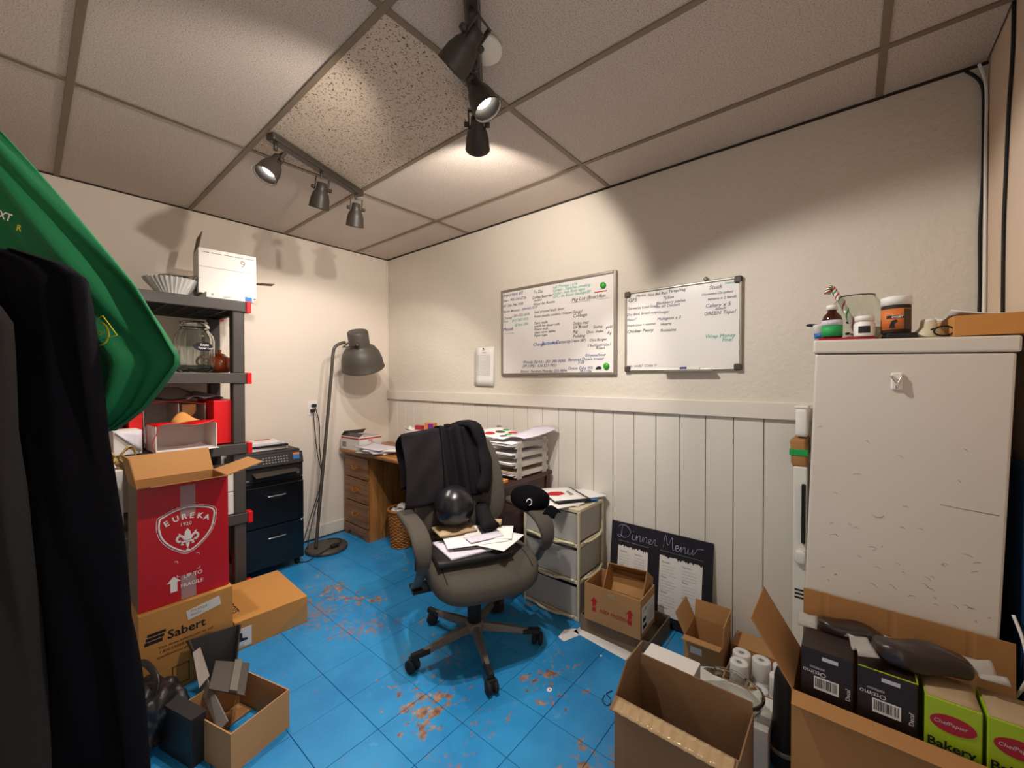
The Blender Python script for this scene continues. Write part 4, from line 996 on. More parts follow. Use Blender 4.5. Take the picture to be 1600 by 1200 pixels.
bgc = carton('big_carton', 'large open carton with torn top edge and shiny tape in the foreground', (-.935, -3.085, 0), 0, .21, .37, .30, mCardD, [('+y', .11, 78, .35), ('-x', .05, 200)])
flap(bgc, mCardD, .21, .37, .30, '+x', .035, 90)
MB().sheet(lambda u, v: V((-.108-.045*v, -.175+.345*u, .3035-.016*v+.0012*math.sin(u*67)+.001*math.sin(u*131+v*3))), 60, 4, .0012).build('tape', mTape, bgc)
wbx = closed_box('white_carton', 'tall white carton standing behind the big foreground carton', (-.757, -2.985, 0), 0, .125, .185, .30, mWhiteC)
wb2 = closed_box('white_carton', 'low white carton under the glass dish', (-.595, -3.13, 0), 0, .18, .32, .15, mWhiteC)
MB().bx(-.06, -.02, -.161, .161, .1505, .1512).build('grey_band', mInkG, wb2)
ds = thing('glass_dish', 'round clear glass baking dish with handles on the white carton', 'dish', (-.68, -3.15, .178), 0)
Md = Matrix.Rotation(math.radians(9), 4, 'Y') @ Matrix.Rotation(math.radians(-3), 4, 'X')
prof = [(0, 0), (.10, 0), (.115, .006), (.125, .035), (.128, .05), (.132, .052), (.132, .058), (.123, .058), (.119, .036), (.110, .011), (0, .005)]
MB().lathe(prof, 48, Md).build('bowl', mGlass, ds)
for a0_ in (0, pi):
    p = [Md @ V(((.130+.020*math.sin(pi*k/12))*math.cos(a0_-.45+.9*k/12), (.130+.020*math.sin(pi*k/12))*math.sin(a0_-.45+.9*k/12), .054)) for k in range(13)]
    MB().tube(p, .0065, 8, flat=.7).build('handle', mGlass, ds)
# receipt rolls in a long carton
lc = carton('long_carton', 'low brown carton along the wall holding paper rolls', (-.325, -3.232, 0), 0, .25, .27, .115, mCard)
closed_box('flat_carton', 'flattened brown carton lying along the panelling behind the paper rolls', (-.125, -3.19, 0), 0, .13, .225, .12, mCard)
rl = thing('paper_roll', 'white receipt paper roll standing in the low brown carton', 'paper roll', (-.2, -3.1, 0), 0, 'receipt paper rolls')
MB().lathe([(.011, .0), (.033, .0), (.0345, .003), (.0345, .077), (.033, .08), (.011, .08)], 28, close=True, smooth=True).build('roll', mPaper, rl)
MB().lathe([(.0085, .004), (.011, .004), (.011, .078), (.0085, .078)], 16, close=True).build('core', mInkG, rl)
spots = [(-.315, -3.145, .09), (-.392, -3.150, .09), (-.315, -3.218, .085), (-.285, -3.290, .005), (-.28, -3.22, .005), (-.30, -3.15, .005), (-.39, -3.222, .06), (-.375, -3.293, .075)]
names = ['back left', 'front left', 'tall middle', 'back right', '', '', 'front middle', 'front right']
rolls = [(-.305, -3.142, .085, 'upper left roll next to the small open carton'), (-.378, -3.146, .085, 'roll in front of the upper left one'), (-.305, -3.216, .085, 'middle roll with a loose paper end'), (-.300, -3.290, .085, 'rightmost back roll'), (-.372, -3.2875, .085, 'second roll of the right row'), (-.376, -3.217, .06, 'front middle roll half hidden by the dish')]
low = [(-.305, -3.142), (-.378, -3.146), (-.305, -3.216), (-.300, -3.290), (-.372, -3.2875)]
for i, (x, y, z, lb) in enumerate(rolls):
    if i == 0: o = rl
    else:
        o = link_copy(rl)
        for c_ in rl.children: link_copy(c_, o)
    o.location = (x, y, z if i != 5 else .005); o['label'] = 'white receipt paper roll, '+lb
for x, y in low:
    o = link_copy(rl)
    for c_ in rl.children: link_copy(c_, o)
    o.location = (x, y, .0045); o['label'] = 'white receipt paper roll in the lower layer of the carton'
bc = thing('black_flask', 'black cylindrical flask leaning by the right-hand carton', 'flask', (-.66, -3.325, 0))
Mb = frame(V((0, -1, 0)), V((.0, .0, 1)).cross(V((0, -1, 0))), (0, 0, 0))
Mb = aim((-.18, .02, -1), (.085, -.008, .33))
MB().lathe([(0, -.32), (.034, -.32), (.038, -.312), (.038, -.03), (.034, -.01), (.028, 0), (0, .003)], 28, Mb).build('flask_body', mBlack, bc)
MB().lathe([(.0385, -.27), (.0392, -.268), (.0392, -.258), (.0385, -.256)], 28, Mb).build('silver_ring', mAlu, bc)

# ------------------------------------------------------------------ right-hand carton with coffee
rc = carton('coffee_carton', 'large open brown carton of coffee packs against the white cabinet', (-.745, -3.615, 0), 0, .245, .49, .45, mCardIn, [('+y', .20, 122, .0), ('-x', .045, 205)])
MB().sheet(lambda u, v: V((.120+.010*v+.0015*(abs(math.sin(u*9))>.985), -.222+.457*u, .45+.200*v)), 60, 4, .004, False).build('flap', mCardIn, rc)
def cofbox(name, label, y, w_, mat, z0=.30):
    r = thing(name, label, 'box', (-.775, y, z0)); MB().box((0, 0, .135), (.12, w_, .27)).build('body', mat, r, bevel=.003); return r
for i, y in enumerate((-3.449, -3.575)):
    r = cofbox('coffee_box', ['dark brown coffee box nearest the raised carton flap', 'second dark brown coffee box with yellow top edge'][i], y, .118, mBrownB)
    fx = -.0612
    MB().box((fx, -.008, .252), (.001, .036, .010)).build('white_tag', mPaperL, r)
    tb = MB(); tb.box((fx, .0, .178), (.001, .056, .036)); lb_ = tb.build('barcode_label', mPaper, r)
    bars = MB(); random.seed(5)
    yy = .024
    while yy > -.024:
        ww = random.choice((.0008, .0014, .002)); bars.box((fx-.0008, yy, .180), (.0006, ww, .026)); yy -= ww+random.choice((.0012, .002))
    bars.build('bars', mInk, lb_)
    M = frame((0, 1, 0), (0, 0, -1), (fx-.001, .000, .212)); text('Ottimo', .018, M, mPaper, r, 'lettering'); text('ESPRESSO', .008, frame((0, 1, 0), (0, 0, -1), (fx-.001, .004, .224)), mPaper, r, 'lettering')
    MB().bx(-.06, .06, -.0595, -.0570, .2705, .2715).bx(-.06, -.056, -.057, .057, .2705, .2715).build('top_edge', (mBrownB, mLime)[i], r)
    text('Decaf', .014, frame((0, 0, 1), (0, 1, 0), (fx-.001, -.052, .16)), mPaper, r, 'lettering')
for i, y in enumerate((-3.695, -3.80)):
    r = cofbox('parchment_box', ['lime green paper box with crimson oval beside the coffee boxes', 'second lime green paper box at the right end of the carton'][i], y, .098, mLime, .285)
    MB().prism([(.04*math.cos(k*pi/10), .022*math.sin(k*pi/10)) for k in range(20)], .001, fNX((-.0604, .0, .215))).build('crimson_oval', mCrim, r)
    text('ChefPapier', .013, fNX((-.0618, .034, .212)), mPaperL, r, 'lettering', .2)
    text('Bakery', .030, fNX((-.0618, .045, .15)), mInk, r, 'lettering', bold=.02)
    MB().sheet(lambda u, v: V((-.058+.116*u, -.046+.092*v, .2705+.004*math.sin(u*3))), 4, 4, .001).build('top_print', mPaperK, r)
mBagC = pmat('coffee_in_film', '33241f', .32, var=.3, vs=40, bump=.3, bs=50, coat=.35)
def pouch(name, label, loc, rz, L, Wd, H, tilt=0):
    r = thing(name, label, 'coffee bag', loc, rz)
    M = Matrix.Rotation(tilt, 4, 'Y')
    MB().sq((0, 0, H/2), (L*.80, Wd, H), .6, .6, 40, 18, lambda p: V((p.x, p.y+.004*math.sin(p.x*40), p.z+.004*math.sin(p.x*55+p.y*30))), M).build('bag_body', mBagC, r)
    for s_ in (-1, 1):
        b = MB().sheet(lambda u, v, s_=s_: M @ V((s_*(L*.40+.05*u), (v-.5)*Wd*(.9+.25*u), H*.5+(v-.5)*.01+.012*math.sin(v*11)*u)), 6, 14, .0015); b.build('sealed_end', mFrost, r)
    return r
pouch('coffee_bag', 'clear bag of ground coffee lying across the top of the right carton', (-.755, -3.645, .575), math.radians(-72), .25, .085, .062, 0.0)
pouch('coffee_bag', 'flatter clear coffee bag behind the dark brown coffee boxes', (-.668, -3.50, .545), math.radians(-88), .20, .075, .055, 0)

# ------------------------------------------------------------------ white cabinet and things behind and on it
wc = thing('white_cabinet', 'tall scuffed white cabinet with overhanging lid beside the front wall', 'cabinet', (-.31, -3.578, .0068)); wc.rotation_euler = (math.radians(1.7), 0, 0)
MB().bx(-.295, .295, -.215, .214, .0, 1.422).build('body', mFridge, wc, bevel=.006)
MB().bx(-.300, .298, -.222, .220, 1.424, 1.468).build('lid', mFridge, wc, bevel=.006)
sf = MB(); random.seed(11)
for k in range(46):
    y, z = random.uniform(-.2, .2), random.uniform(.66, 1.2)
    if random.random() < .5: z = random.uniform(.66, .85)
    L = random.uniform(.004, .022); a = random.uniform(-.6, .6)
    pts = [(-.2953, y+L*(t-.5)*math.cos(a), z+L*(t-.5)*math.sin(a)+.004*math.sin(t*3)) for t in (0, .33, .66, 1)]
    sf.tube(pts, [.0003, .0008, .0007, .0002], 5, flat=1)
for pts in ([(-.2953, -.09, .988), (-.2953, -.13, .985), (-.2953, -.20, .982)], [(-.2953, .055, .925), (-.2953, .047, .917), (-.2953, .035, .918), (-.2953, .028, .926)]):
    sf.tube(pts, .001, 5)
sf.build('scuff', mScuff, wc)
hk = thing('wall_hook', 'small white adhesive hook with a grey cord on the white cabinet', 'hook', (-.6055, -3.603, 1.345))
MB().box((-.004, 0, .0), (.008, .026, .052)).build('back_plate', mWhite, hk, bevel=.007)
MB().tube(spline([(-.008, .012, .016), (-.014, .0, -.004), (-.016, 0, -.014), (-.014, 0, -.02)], 5), .004, 8).tube(spline([(-.008, -.012, .016), (-.014, -.003, -.004), (-.016, 0, -.014)], 5), .003, 8).build('hook_arm', mChrome, hk)
# behind the cabinet: white appliance with bag and tub on it
wa = thing('white_appliance', 'white low appliance with black handle between the cabinet and the panelling', 'appliance', (-.11, -3.36, 0))
MB().bx(-.08, .085, .0, .048, 0.0, 0.98).build('body', mWhite, wa, bevel=.006)
MB().bx(-.096, -.081, .004, .018, .66, .91).build('handle', mRubber, wa, bevel=.003)
MB().sq((-.088, .02, .60), (.03, .04, .06), .6, .6).build('knob', mWhite, wa)
vn = MB()
for k in range(3): vn.bx(-.0815, -.0802, .005, .04, .42+k*.016, .427+k*.016)
vn.build('vent', mRubber, wa)
bg = thing('paper_bag', 'brown paper bag with green tape squeezed beside the cabinet', 'bag', (-.11, -3.330, .9815))
MB().sq((0, 0, .055), (.16, .06, .125), .25, .3, 32, 14, lambda p: V((p.x, p.y+.004*math.sin(p.z*90+p.x*20), p.z))).build('bag_body', mCardIn, bg)
MB().bx(-.0825, .0825, -.0325, .0325, .045, .072).build('green_tape', mGreenL, bg, bevel=.002)
tb = thing('white_tub', 'white plastic tub on the brown paper bag beside the cabinet', 'tub', (-.11, -3.338, 1.104))
MB().sq((0, 0, .065), (.15, .045, .13), .25, .3).build('tub_body', mWhite, tb)
MB().bx(-.076, .076, -.024, .024, .122, .134).build('lid', mWhite, tb, bevel=.004)

ZB = 1.4752
o = MB().bx(-.06, .06, -.075, .075, 0, .014).build('red_tray', mCrim, None, (-.50, -3.48, ZB), .05, bevel=.004); tag(o, 'flat dark red tray under the bottles on the white cabinet', 'tray')
ZR = ZB+.0145
def bottle(name, label, x, y, z, parts, cat='bottle'):
    r = thing(name, label, cat, (x, y, z))
    for nm, prof, mm in parts: MB().lathe(prof, 28).build(nm, mm, r)
    return r
r = bottle('white_cup', 'white tub with blue label at the left end of the cabinet top', -.47, -3.418, ZR, [('cup_body', [(0, 0), (.020, 0), (.026, .05), (.028, .052), (.026, .054), (.018, .004), (0, .004)], mWhite), ('blue_label', [(.0215, .006), (.0235, .024), (.0240, .024), (.0219, .006)], mBluePr)], 'tub')
o = MB().tube(spline([(.02, .0, .052), (.0, .022, .054), (-.02, .03, .05), (-.02, .012, .046), (.01, -.004, .05)], 5), .0035, 8).build('black_strap', mRubber, None, (-.45, -3.405, ZR+.006)); tag(o, 'black looped strap resting on the white tub', 'strap')
r = bottle('medicine_bottle', 'brown medicine bottle with white cap and green label', -.53, -3.447, ZR, [('glass', [(0, 0), (.026, 0), (.028, .004), (.028, .062), (.024, .076), (.013, .088), (.012, .098), (0, .098)], mAmber), ('cap', [(.0155, .096), (.0155, .110), (.014, .112), (0, .112)], mWhite), ('green_label', [(.0283, .006), (.0283, .042), (.0287, .042), (.0287, .006)], mGreenL), ('white_label', [(.0283, .043), (.0283, .060), (.0287, .060), (.0287, .043)], mPaperL)])
r = bottle('glass_bowl', 'round glass bowl of sweets with a striped candy cane on the cabinet', -.40, -3.51, ZR-.0145, [('glass', [(0, 0), (.035, 0), (.058, .03), (.064, .065), (.054, .105), (.040, .125), (.041, .130), (.037, .126), (.051, .104), (.061, .065), (.055, .031), (.033, .004), (0, .004)], mGlass)], 'bowl'); r.scale = (1.3, 1.3, 1.3)
random.seed(9)
for k in range(34):
    a, q = random.uniform(0, 2*pi), random.uniform(0, .042); zz = .012+.062*random.random()
    q = min(q, .030+.35*zz)
    o = MB().sq((0, 0, 0), (.017, .012, .010), .8, .8, 10, 6).build('sweet', (mCandy, mCrim, mPaper, mCoffee)[k % 4], None, (-.40+1.2*q*math.cos(a), -3.51+1.2*q*math.sin(a), ZB+zz*1.2), a); tag(o, 'small wrapped sweet in the glass bowl', 'candy', 'sweets in the glass bowl')
ccp = spline([(.0, .0, .03), (.006, .022, .085), (.010, .038, .125), (.012, .050, .150), (.010, .058, .165), (.006, .066, .162), (.004, .068, .150)], 8)
cc = thing('candy_cane', 'red white and green striped candy cane sticking out of the bowl', 'candy', (-.42, -3.515, ZB)); cc.scale = (1.25, 1.25, 1.25)
MB().tube(ccp, .007, 10).build('white_cane', mWhite, cc)
for j, mm in enumerate((mInkR, mGreenL)):
    b = MB(); n = len(ccp); pts = []
    for i in range(n*4-3):
        q = i/4; i0 = int(q); p = ccp[i0].lerp(ccp[min(i0+1, n-1)], q-i0); a = q*.75+j*pi
        tg = (ccp[min(i0+1, n-1)]-ccp[max(i0-1, 0)]).normalized(); s1 = tg.orthogonal().normalized(); s1 = V((1, 0, 0))-tg*tg.x; s1.normalize(); s2 = tg.cross(s1)
        pts.append(p+s1*math.cos(a)*.0055+s2*math.sin(a)*.0055)
    b.tube(pts, .0025, 6).build('stripe', mm, cc)
r = bottle('pill_bottle', 'short white pill bottle with black label on the cabinet', -.54, -3.530, ZR, [('pill_body', [(0, 0), (.025, 0), (.027, .004), (.027, .040), (.022, .047), (.022, .05), (0, .05)], mWhite), ('cap', [(.025, .049), (.025, .064), (.023, .066), (0, .066)], mWhite)])
a0_ = math.radians(178); vs = []
for s_ in (0, 1):
    for k in range(9):
        a = a0_-.55+1.1*k/8
        for z in (.010, .032): vs.append(((.0274+.0005*s_)*math.cos(a), (.0274+.0005*s_)*math.sin(a), z))
MB().add(vs, [(2*k, 2*k+2, 2*k+3, 2*k+1) for k in range(8)]+[(18+2*k, 18+2*k+1, 18+2*k+3, 18+2*k+2) for k in range(8)]).build('black_label', mInk, r)
o = MB().bx(-.045, .045, -.035, .035, 0, .018).build('black_tin', mFolder, None, (-.53, -3.612, ZB), .1, bevel=.004); tag(o, 'flat black tin under the orange spice jar', 'tin')
r = bottle('spice_jar', 'orange-labelled plastic spice jar with white lid on the black tin', -.53, -3.605, ZB+.0185, [('jar_body', [(0, 0), (.033, 0), (.035, .004), (.035, .085), (.032, .092), (0, .092)], mCoffee), ('orange_label', [(.0353, .012), (.0353, .076), (.0358, .076), (.0358, .012)], mOrangeL), ('lid', [(.036, .088), (.037, .112), (.034, .115), (0, .115)], mWhite)], 'jar')
def band(r_, z0, z1, a0, a1, R, mm, nm):
    vs = []
    for s_ in (0, 1):
        for k in range(11):
            a = a0+(a1-a0)*k/10
            for z in (z0, z1): vs.append(((R+.0005*s_)*math.cos(a), (R+.0005*s_)*math.sin(a), z))
    MB().add(vs, [(2*k, 2*k+2, 2*k+3, 2*k+1) for k in range(10)]+[(22+2*k, 22+2*k+1, 22+2*k+3, 22+2*k+2) for k in range(10)]).build(nm, mm, r_)
band(r, .046, .055, math.radians(140), math.radians(205), .0359, mInk, 'name_band')
band(r, .012, .074, math.radians(207), math.radians(245), .0359, mGreyM, 'back_text_panel')
text('DIGBY', .009, fNX((-.0372, .012, .047)), mWPrint, r, 'lettering', bold=.02)
MB().prism([(-.012, 0), (.002, 0), (.0, .012), (.008, .020), (.004, .026), (-.006, .022), (-.010, .010)], .0006, fNX((-.0365, .006, .016))).build('horse_silhouette', mInk, r)
r = bottle('light_bulb', 'off-white floodlight bulb standing base up on the cabinet', -.52, -3.678, ZB, [('bulb_glass', [(0, 0), (.036, 0), (.038, .008), (.030, .022), (.020, .034), (.018, .05), (0, .05)], mIvory), ('bulb_base', [(.018, .048), (.017, .056), (.010, .060), (0, .062)], mWhite)], 'bulb')
gl = thing('sunglasses', 'folded black glasses lying between the bulb and the cardboard tray', 'glasses', (-.55, -3.735, ZB), math.radians(15))
for s_ in (-1, 1):
    MB().tube([(0.012*math.sin(0), s_*.030+.022*math.cos(a), .018+.014*math.sin(a)) for a in [k*2*pi/20 for k in range(21)]], .0025, 6).build('rim', mRubber, gl)
    MB().tube([(.002, s_*.052, .026), (.05, s_*.05, .022), (.09, s_*.045, .006)], .0022, 6).build('temple', mRubber, gl)
MB().tube([(0, -.009, .022), (0, 0, .026), (0, .009, .022)], .0022, 6).build('bridge', mRubber, gl)
r = carton('card_tray', 'shallow cardboard tray of papers on the right end of the cabinet', (-.43, -3.795, ZB), math.radians(3), .28, .155, .058, mCardO)
sheet_obj('paper_sheet', 'white printed papers sticking up from the cardboard tray', 'paper', -.36, -3.79, ZB+.066, .2, .13, 4, mPaper, .004, .02)
r = thing('wire_mesh', 'small pale woven card behind the spice jar on the cabinet', 'card', (-.36, -3.58, ZB), .2)
MB().box((0, 0, .03), (.02, .12, .06)).build('card_body', mIvory, r, bevel=.003)

# dark blue bin at the right edge, cable
bn = thing('blue_bin', 'dark blue plastic bin in the gap at the right of the white cabinet', 'bin', (-.40, -3.862, 0))
MB().bx(-.20, .25, -.012, .010, .0, 1.12).build('bin_wall', mBlueB, bn, bevel=.004)
tag(MB().tube(spline([(-.60, -3.835, .72), (-.63, -3.848, .66), (-.635, -3.853, .58), (-.60, -3.84, .5)], 6), .004, 6).build('white_cable', mWhite), 'white cable hanging at the right edge of the white cabinet', 'cable')
# cables in the corner
tag(MB().tube(spline([(-.02, -3.82, 2.505), (-.012, -3.862, 2.44), (-.010, -3.868, 2.3), (-.010, -3.868, 2.1), (-.012, -3.862, 1.9), (-.010, -3.864, 1.7), (-.010, -3.862, 1.48)], 6), .005, 6).build('corner_cable', mRubber), 'black cable running down the right corner from the ceiling', 'cable')
tag(MB().tube(spline([(-.04, -3.85, 2.505), (-.018, -3.872, 2.42), (-.022, -3.872, 2.2), (-.020, -3.873, 1.9), (-.028, -3.872, 1.7), (-.026, -3.872, 1.48)], 6), .005, 6).build('corner_cable', mWhite), 'white cable running down the right corner beside the black one', 'cable')
tag(MB().tube(spline([(-.325, -3.875, 2.515), (-.318, -3.875, 2.36), (-.285, -3.875, 2.2), (-.262, -3.875, 2.0), (-.247, -3.875, 1.82), (-.25, -3.875, 1.5)], 6), .0045, 6).build('wall_cable', mRubber), 'black cable hanging on the front wall right of the corner', 'cable')

# ------------------------------------------------------------------ whiteboards, notice
def wboard(name, label, y0, y1, z0, z1, fr):
    r = thing(name, label, 'whiteboard', (0, (y0+y1)/2, z0)); w_ = y0-y1; h_ = z1-z0
    MB().bx(-.014, 0, -w_/2+.008, w_/2-.008, .008, h_-.008).build('writing_surface', mBoard, r)
    for nm, a in (('frame_side', (-.022, 0, w_/2-fr, w_/2, 0, h_)), ('frame_side', (-.022, 0, -w_/2, -w_/2+fr, 0, h_)), ('frame_side', (-.022, 0, -w_/2+fr, w_/2-fr, 0, fr)), ('frame_side', (-.022, 0, -w_/2+fr, w_/2-fr, h_-fr, h_))):
        MB().bx(*a).build(nm, mAlu, r, bevel=.004)
    return r, w_, h_
w1, W1, H1 = wboard('whiteboard', 'larger whiteboard covered in notes with two green magnets', -1.50, -2.418, 1.378, 2.008, .018)
def wt(root, W, H, u, v, s, size, m_, shear=.25):
    text(s, size, fNX((-.0155, W/2-u*W, v*H)), m_, root, 'handwriting', shear)
N1 = [(.02, .945, 'Important #3', .034, mInkB), (.02, .885, 'Stan - 905-330-6726', .026, mInkB), (.02, .82, 'BF: 256-746-1938', .026, mInkB), (.02, .755, 'Bernie (Bunyan) - 204-455-7577', .024, mInkB), (.02, .675, 'Chasing', .026, mInkV), (.11, .69, '- 201-355-2076', .026, mInkV), (.02, .635, 'Rob', .028, mInkT), (.11, .635, '(61) 785-1973', .026, mInkT), (.14, .58, '@ box 200', .026, mInkT), (.02, .535, 'Mouidi', .034, mInkB), (.02, .505, '_______', .03, mInkB),
      (.32, .925, 'To Do', .03, mInk), (.31, .865, 'Coffee Reorder', .027, mInk), (.33, .835, '(order)', .022, mInk), (.32, .79, 'Water for Rooms', .025, mInk), (.33, .70, 'Seal around back door', .027, mInk), (.33, .65, 'Front double coolers / freezer', .025, mInk), (.33, .575, 'Paint walls', .027, mInk), (.33, .54, 'watch for sheer rolls', .025, mInk), (.33, .505, 'Floors mob', .025, mInk), (.33, .47, 'clean vents tables', .025, mInk), (.33, .435, 'Paper cups', .025, mInk), (.32, .33, 'Change', .032, mInkB), (.40, .335, 'Batteries', .036, mInkBB), (.49, .34, 'in Cameras', .032, mInkB),
      (.50, .945, 'call Theresa - x16', .026, mInkT), (.50, .91, 'Carter - Tape/No smoking', .026, mInkT), (.50, .875, 'Order - wet floor signs', .026, mInkT), (.50, .84, 'GFS - 6x Boxes Sausage/BF', .026, mInkT),
      (.66, .775, 'Pkg List (Boat)', .032, mInk), (.66, .765, '___________', .025, mInk), (.87, .775, 'Run', .03, mInk), (.87, .765, '______', .025, mInk), (.67, .645, 'Soup?', .03, mInk), (.67, .605, 'Cabbage', .03, mInk), (.67, .525, 'Strips me!', .028, mInk), (.67, .485, 'GF Bread', .028, mInk), (.67, .44, 'Rig', .028, mInk), (.67, .39, 'Pudding', .028, mInk), (.65, .345, 'Cream (BF)', .024, mInk), (.83, .47, 'Some', .028, mInk), (.775, .425, 'Choc. shake', .024, mInk), (.925, .46, 'gold', .024, mInk), (.935, .40, 'Kg', .024, mInk), (.80, .34, 'Chix Burger', .024, mInk), (.785, .285, '5 lbs/Coat/150x1', .023, mInk), (.85, .255, 'Roast', .027, mInk),
      (.77, .185, 'Ethyene/hour', .026, mInkB), (.63, .145, 'Banquet Down tower', .029, mInkB), (.71, .115, '3-28', .026, mInkB), (.63, .055, 'Omnie Cake Wli', .026, mInkB), (.72, .02, '282/10a', .028, mInkB), (.22, .135, 'Woody (farm) - 201 280 0093', .029, mInkB), (.22, .09, 'JSP (UPS) - 636 521 7951', .028, mInkB), (.20, .03, 'Bcamo  Random Monday 250-9894', .027, mInkB)]
for u, v, s, sz, mm in N1: wt(w1, W1, H1, u, v*.97+.005, s, sz, mm)
for i, (u, v) in enumerate(((.905, .87), (.93, .085))):
    o = MB().lathe([(0, 0), (.019, 0), (.020, .004), (.018, .010), (0, .012)], 24, aim((1, 0, 0), (0, 0, 0))).build('magnet', mGreen, None, (-.0148, -1.50-u*W1, 1.378+v*H1)); tag(o, ('upper' if i == 0 else 'lower')+' round green magnet on the larger whiteboard', 'magnet')
MB().box((-.0150, W1/2-.885*W1, .815*H1), (.0015, .085, .005)).build('red_line', mInkR, w1)
MB().prism([(-.02, -.008), (.018, -.006), (.022, .006), (.004, .014), (-.016, .006)], .0008, fNX((-.0148, W1/2-.87*W1, .065*H1))).build('doodle', mInk, w1)

w2, W2, H2 = wboard('whiteboard', 'smaller whiteboard with grey corner caps and a marker on its tray', -2.472, -3.084, 1.397, 1.862, .012)
for sy in (-1, 1):
    for z in (0, H2):
        MB().bx(-.026, 0, sy*W2/2-.035*(sy > 0)-.0*1, sy*W2/2+.035*(sy < 0), z-.032 if z else 0-.002, z+.002 if z else .032).build('corner_cap', mGreyM, w2, bevel=.006)
MB().bx(-.055, -.02, -.30*W2, .12*W2, -.004, .002).bx(-.055, -.050, -.30*W2, .12*W2, .002, .008).build('marker_tray', mAlu, w2, bevel=.001)
N2 = [(.03, .87, 'GFS', .032, mInk), (.11, .925, 'Martha', .020, mInk), (.22, .915, 'Not Bel Run', .022, mInk), (.41, .925, 'Temp/Veg', .022, mInk), (.36, .855, 'TySon', .024, mInk), (.30, .80, 'Blackberry jubilee', .022, mInkV), (.30, .76, 'Bx #3 Dessert', .022, mInkV), (.02, .775, '"Serviette Load Soap', .021, mInkV), (.02, .70, 'Dry Blvd, bread soap', .021, mInkV), (.02, .635, 'Flour?', .022, mInkV), (.02, .565, 'Simple Lime + seasonal', .018, mInkV), (.02, .485, 'Chicken Penny', .026, mInk), (.31, .69, 'Vinegar', .022, mInkV), (.31, .61, 'Multigrain x 3', .023, mInkV), (.34, .545, 'Hearts', .022, mInk), (.34, .47, 'Romaine', .024, mInk), (.75, .90, 'Stuck', .028, mInk), (.87, .935, '(wave)', .018, mInkT), (.69, .84, 'Clementine (2x-gallon)', .016, mInkV), (.74, .78, 'lemons x 2 hands', .019, mInk), (.72, .70, 'Celery x 5', .028, mInkV), (.80, .665, 'bunch', .020, mInkV), (.71, .615, 'GREEN Tape?', .026, mInkV), (.72, .36, 'Wrap Money', .026, mInkT), (.85, .315, 'Fine!', .026, mInkT), (.02, .055, 'one  soda!  Coke ??', .022, mInkV)]
for u, v, s, sz, mm in N2: wt(w2, W2, H2, u, v, s, sz, mm)
mk = thing('marker', 'whiteboard marker with blue cap on the whiteboard tray', 'marker', (-.036, -2.83, 1.4075))
MB().lathe([(.0085, -.03), (.0085, .06), (.006, .065), (0, .066)], 12, Matrix.Rotation(pi/2, 4, 'X')).build('barrel', mWhite, mk)
MB().lathe([(0, -.066), (.009, -.065), (.0093, -.03), (.0085, -.029)], 12, Matrix.Rotation(-pi/2, 4, 'X') @ Matrix.Translation((0, 0, .095-.03))).build('cap', mInkB, mk)
o = MB().lathe([(0, 0), (.010, .004), (.012, .012), (.008, .02), (0, .023)], 14).build('top_clip', mAlu, None, (-.012, -2.915, 1.8625)); tag(o, 'small round metal clip on the top edge of the smaller whiteboard', 'clip')
nt_ = thing('notice', 'white typed notice pinned to the wall left of the whiteboards', 'notice', (-.001, -1.316, 1.30), 0)
MB().sheet(lambda u, v: V((-.002-.008*(1-v)**2-.004*u*(1-v), .10-.20*u, .30*v)), 4, 6, .0008).build('sheet', mPaper, nt_)
MB().sheet(lambda u, v: V((-.0005-.002*(1-v)**2, .115-.20*u, .004+.27*v)), 4, 6, .0008).build('back_sheet', mPaper, nt_)
text('NOTICE', .012, fNX((-.007, .022, .255)), mInk, nt_, 'print')
for k in range(13): text('all staff must read this page and sign below', .0085, fNX((-.0135+k*-.0001, .075, .235-k*.0125)), mInkG, nt_, 'print')
MB().lathe([(.006, 0), (.006, .008), (0, .010)], 12, aim((1, 0, 0), (-.0125, 0, .288))).build('pin', mInk, nt_)

# ------------------------------------------------------------------ coats at the left
def loft(rows, D, dep, folds, amp, nseg=56, seed=0):
    """rows: (height, left, right) across the cloth; closed wavy tube of cloth"""
    A = V((.640, -.768, 0)); Bd = V((.768, .640, 0)); c0 = V((-2.285, -3.494, 0))+Bd*D
    mb = MB(); vs = []; fs = []
    def P(th, z, L, R_, k):
        c = (L+R_)/2; hw = (R_-L)/2
        cx_, sy = math.cos(th), math.sin(th)
        x = c+hw*math.copysign(abs(cx_)**.8, cx_)
        wv = amp*math.sin(folds*cx_*2.2+seed+.8*math.sin(z*5+seed))*(.35+.65*min(1, k*1.6))+amp*.5*math.sin(folds*cx_*5+z*7+seed)
        y = dep*math.copysign(abs(sy)**.7, sy)*(.55+.45*min(1, k*2))+wv
        return c0+A*x+Bd*y+V((0, 0, z))
    # resample rows
    n = 40; Z = [r_[0] for r_ in rows]; zt, zb = Z[0], Z[-1]
    for j in range(n+1):
        z = zt+(zb-zt)*j/n
        for a, b_ in zip(rows[:-1], rows[1:]):
            if b_[0] <= z <= a[0]+1e-9:
                t = (a[0]-z)/(a[0]-b_[0]); L = a[1]+(b_[1]-a[1])*t; R_ = a[2]+(b_[2]-a[2])*t; break
        for i in range(nseg): vs.append(tuple(P(2*pi*i/nseg, z, L, R_, j/n)))
    for j in range(n):
        for i in range(nseg):
            i2 = (i+1) % nseg; fs.append((j*nseg+i, j*nseg+i2, (j+1)*nseg+i2, (j+1)*nseg+i))
    fs.append(tuple(range(nseg))); fs.append(tuple(n*nseg+i for i in range(nseg))[::-1])
    return mb.add(vs, fs, True), A, Bd, c0
def rw(D, lst): return [(1.353+(592.3-y)/632.9*D, (l-800)/632.9*D, (r_-800)/632.9*D) for y, l, r_ in lst]
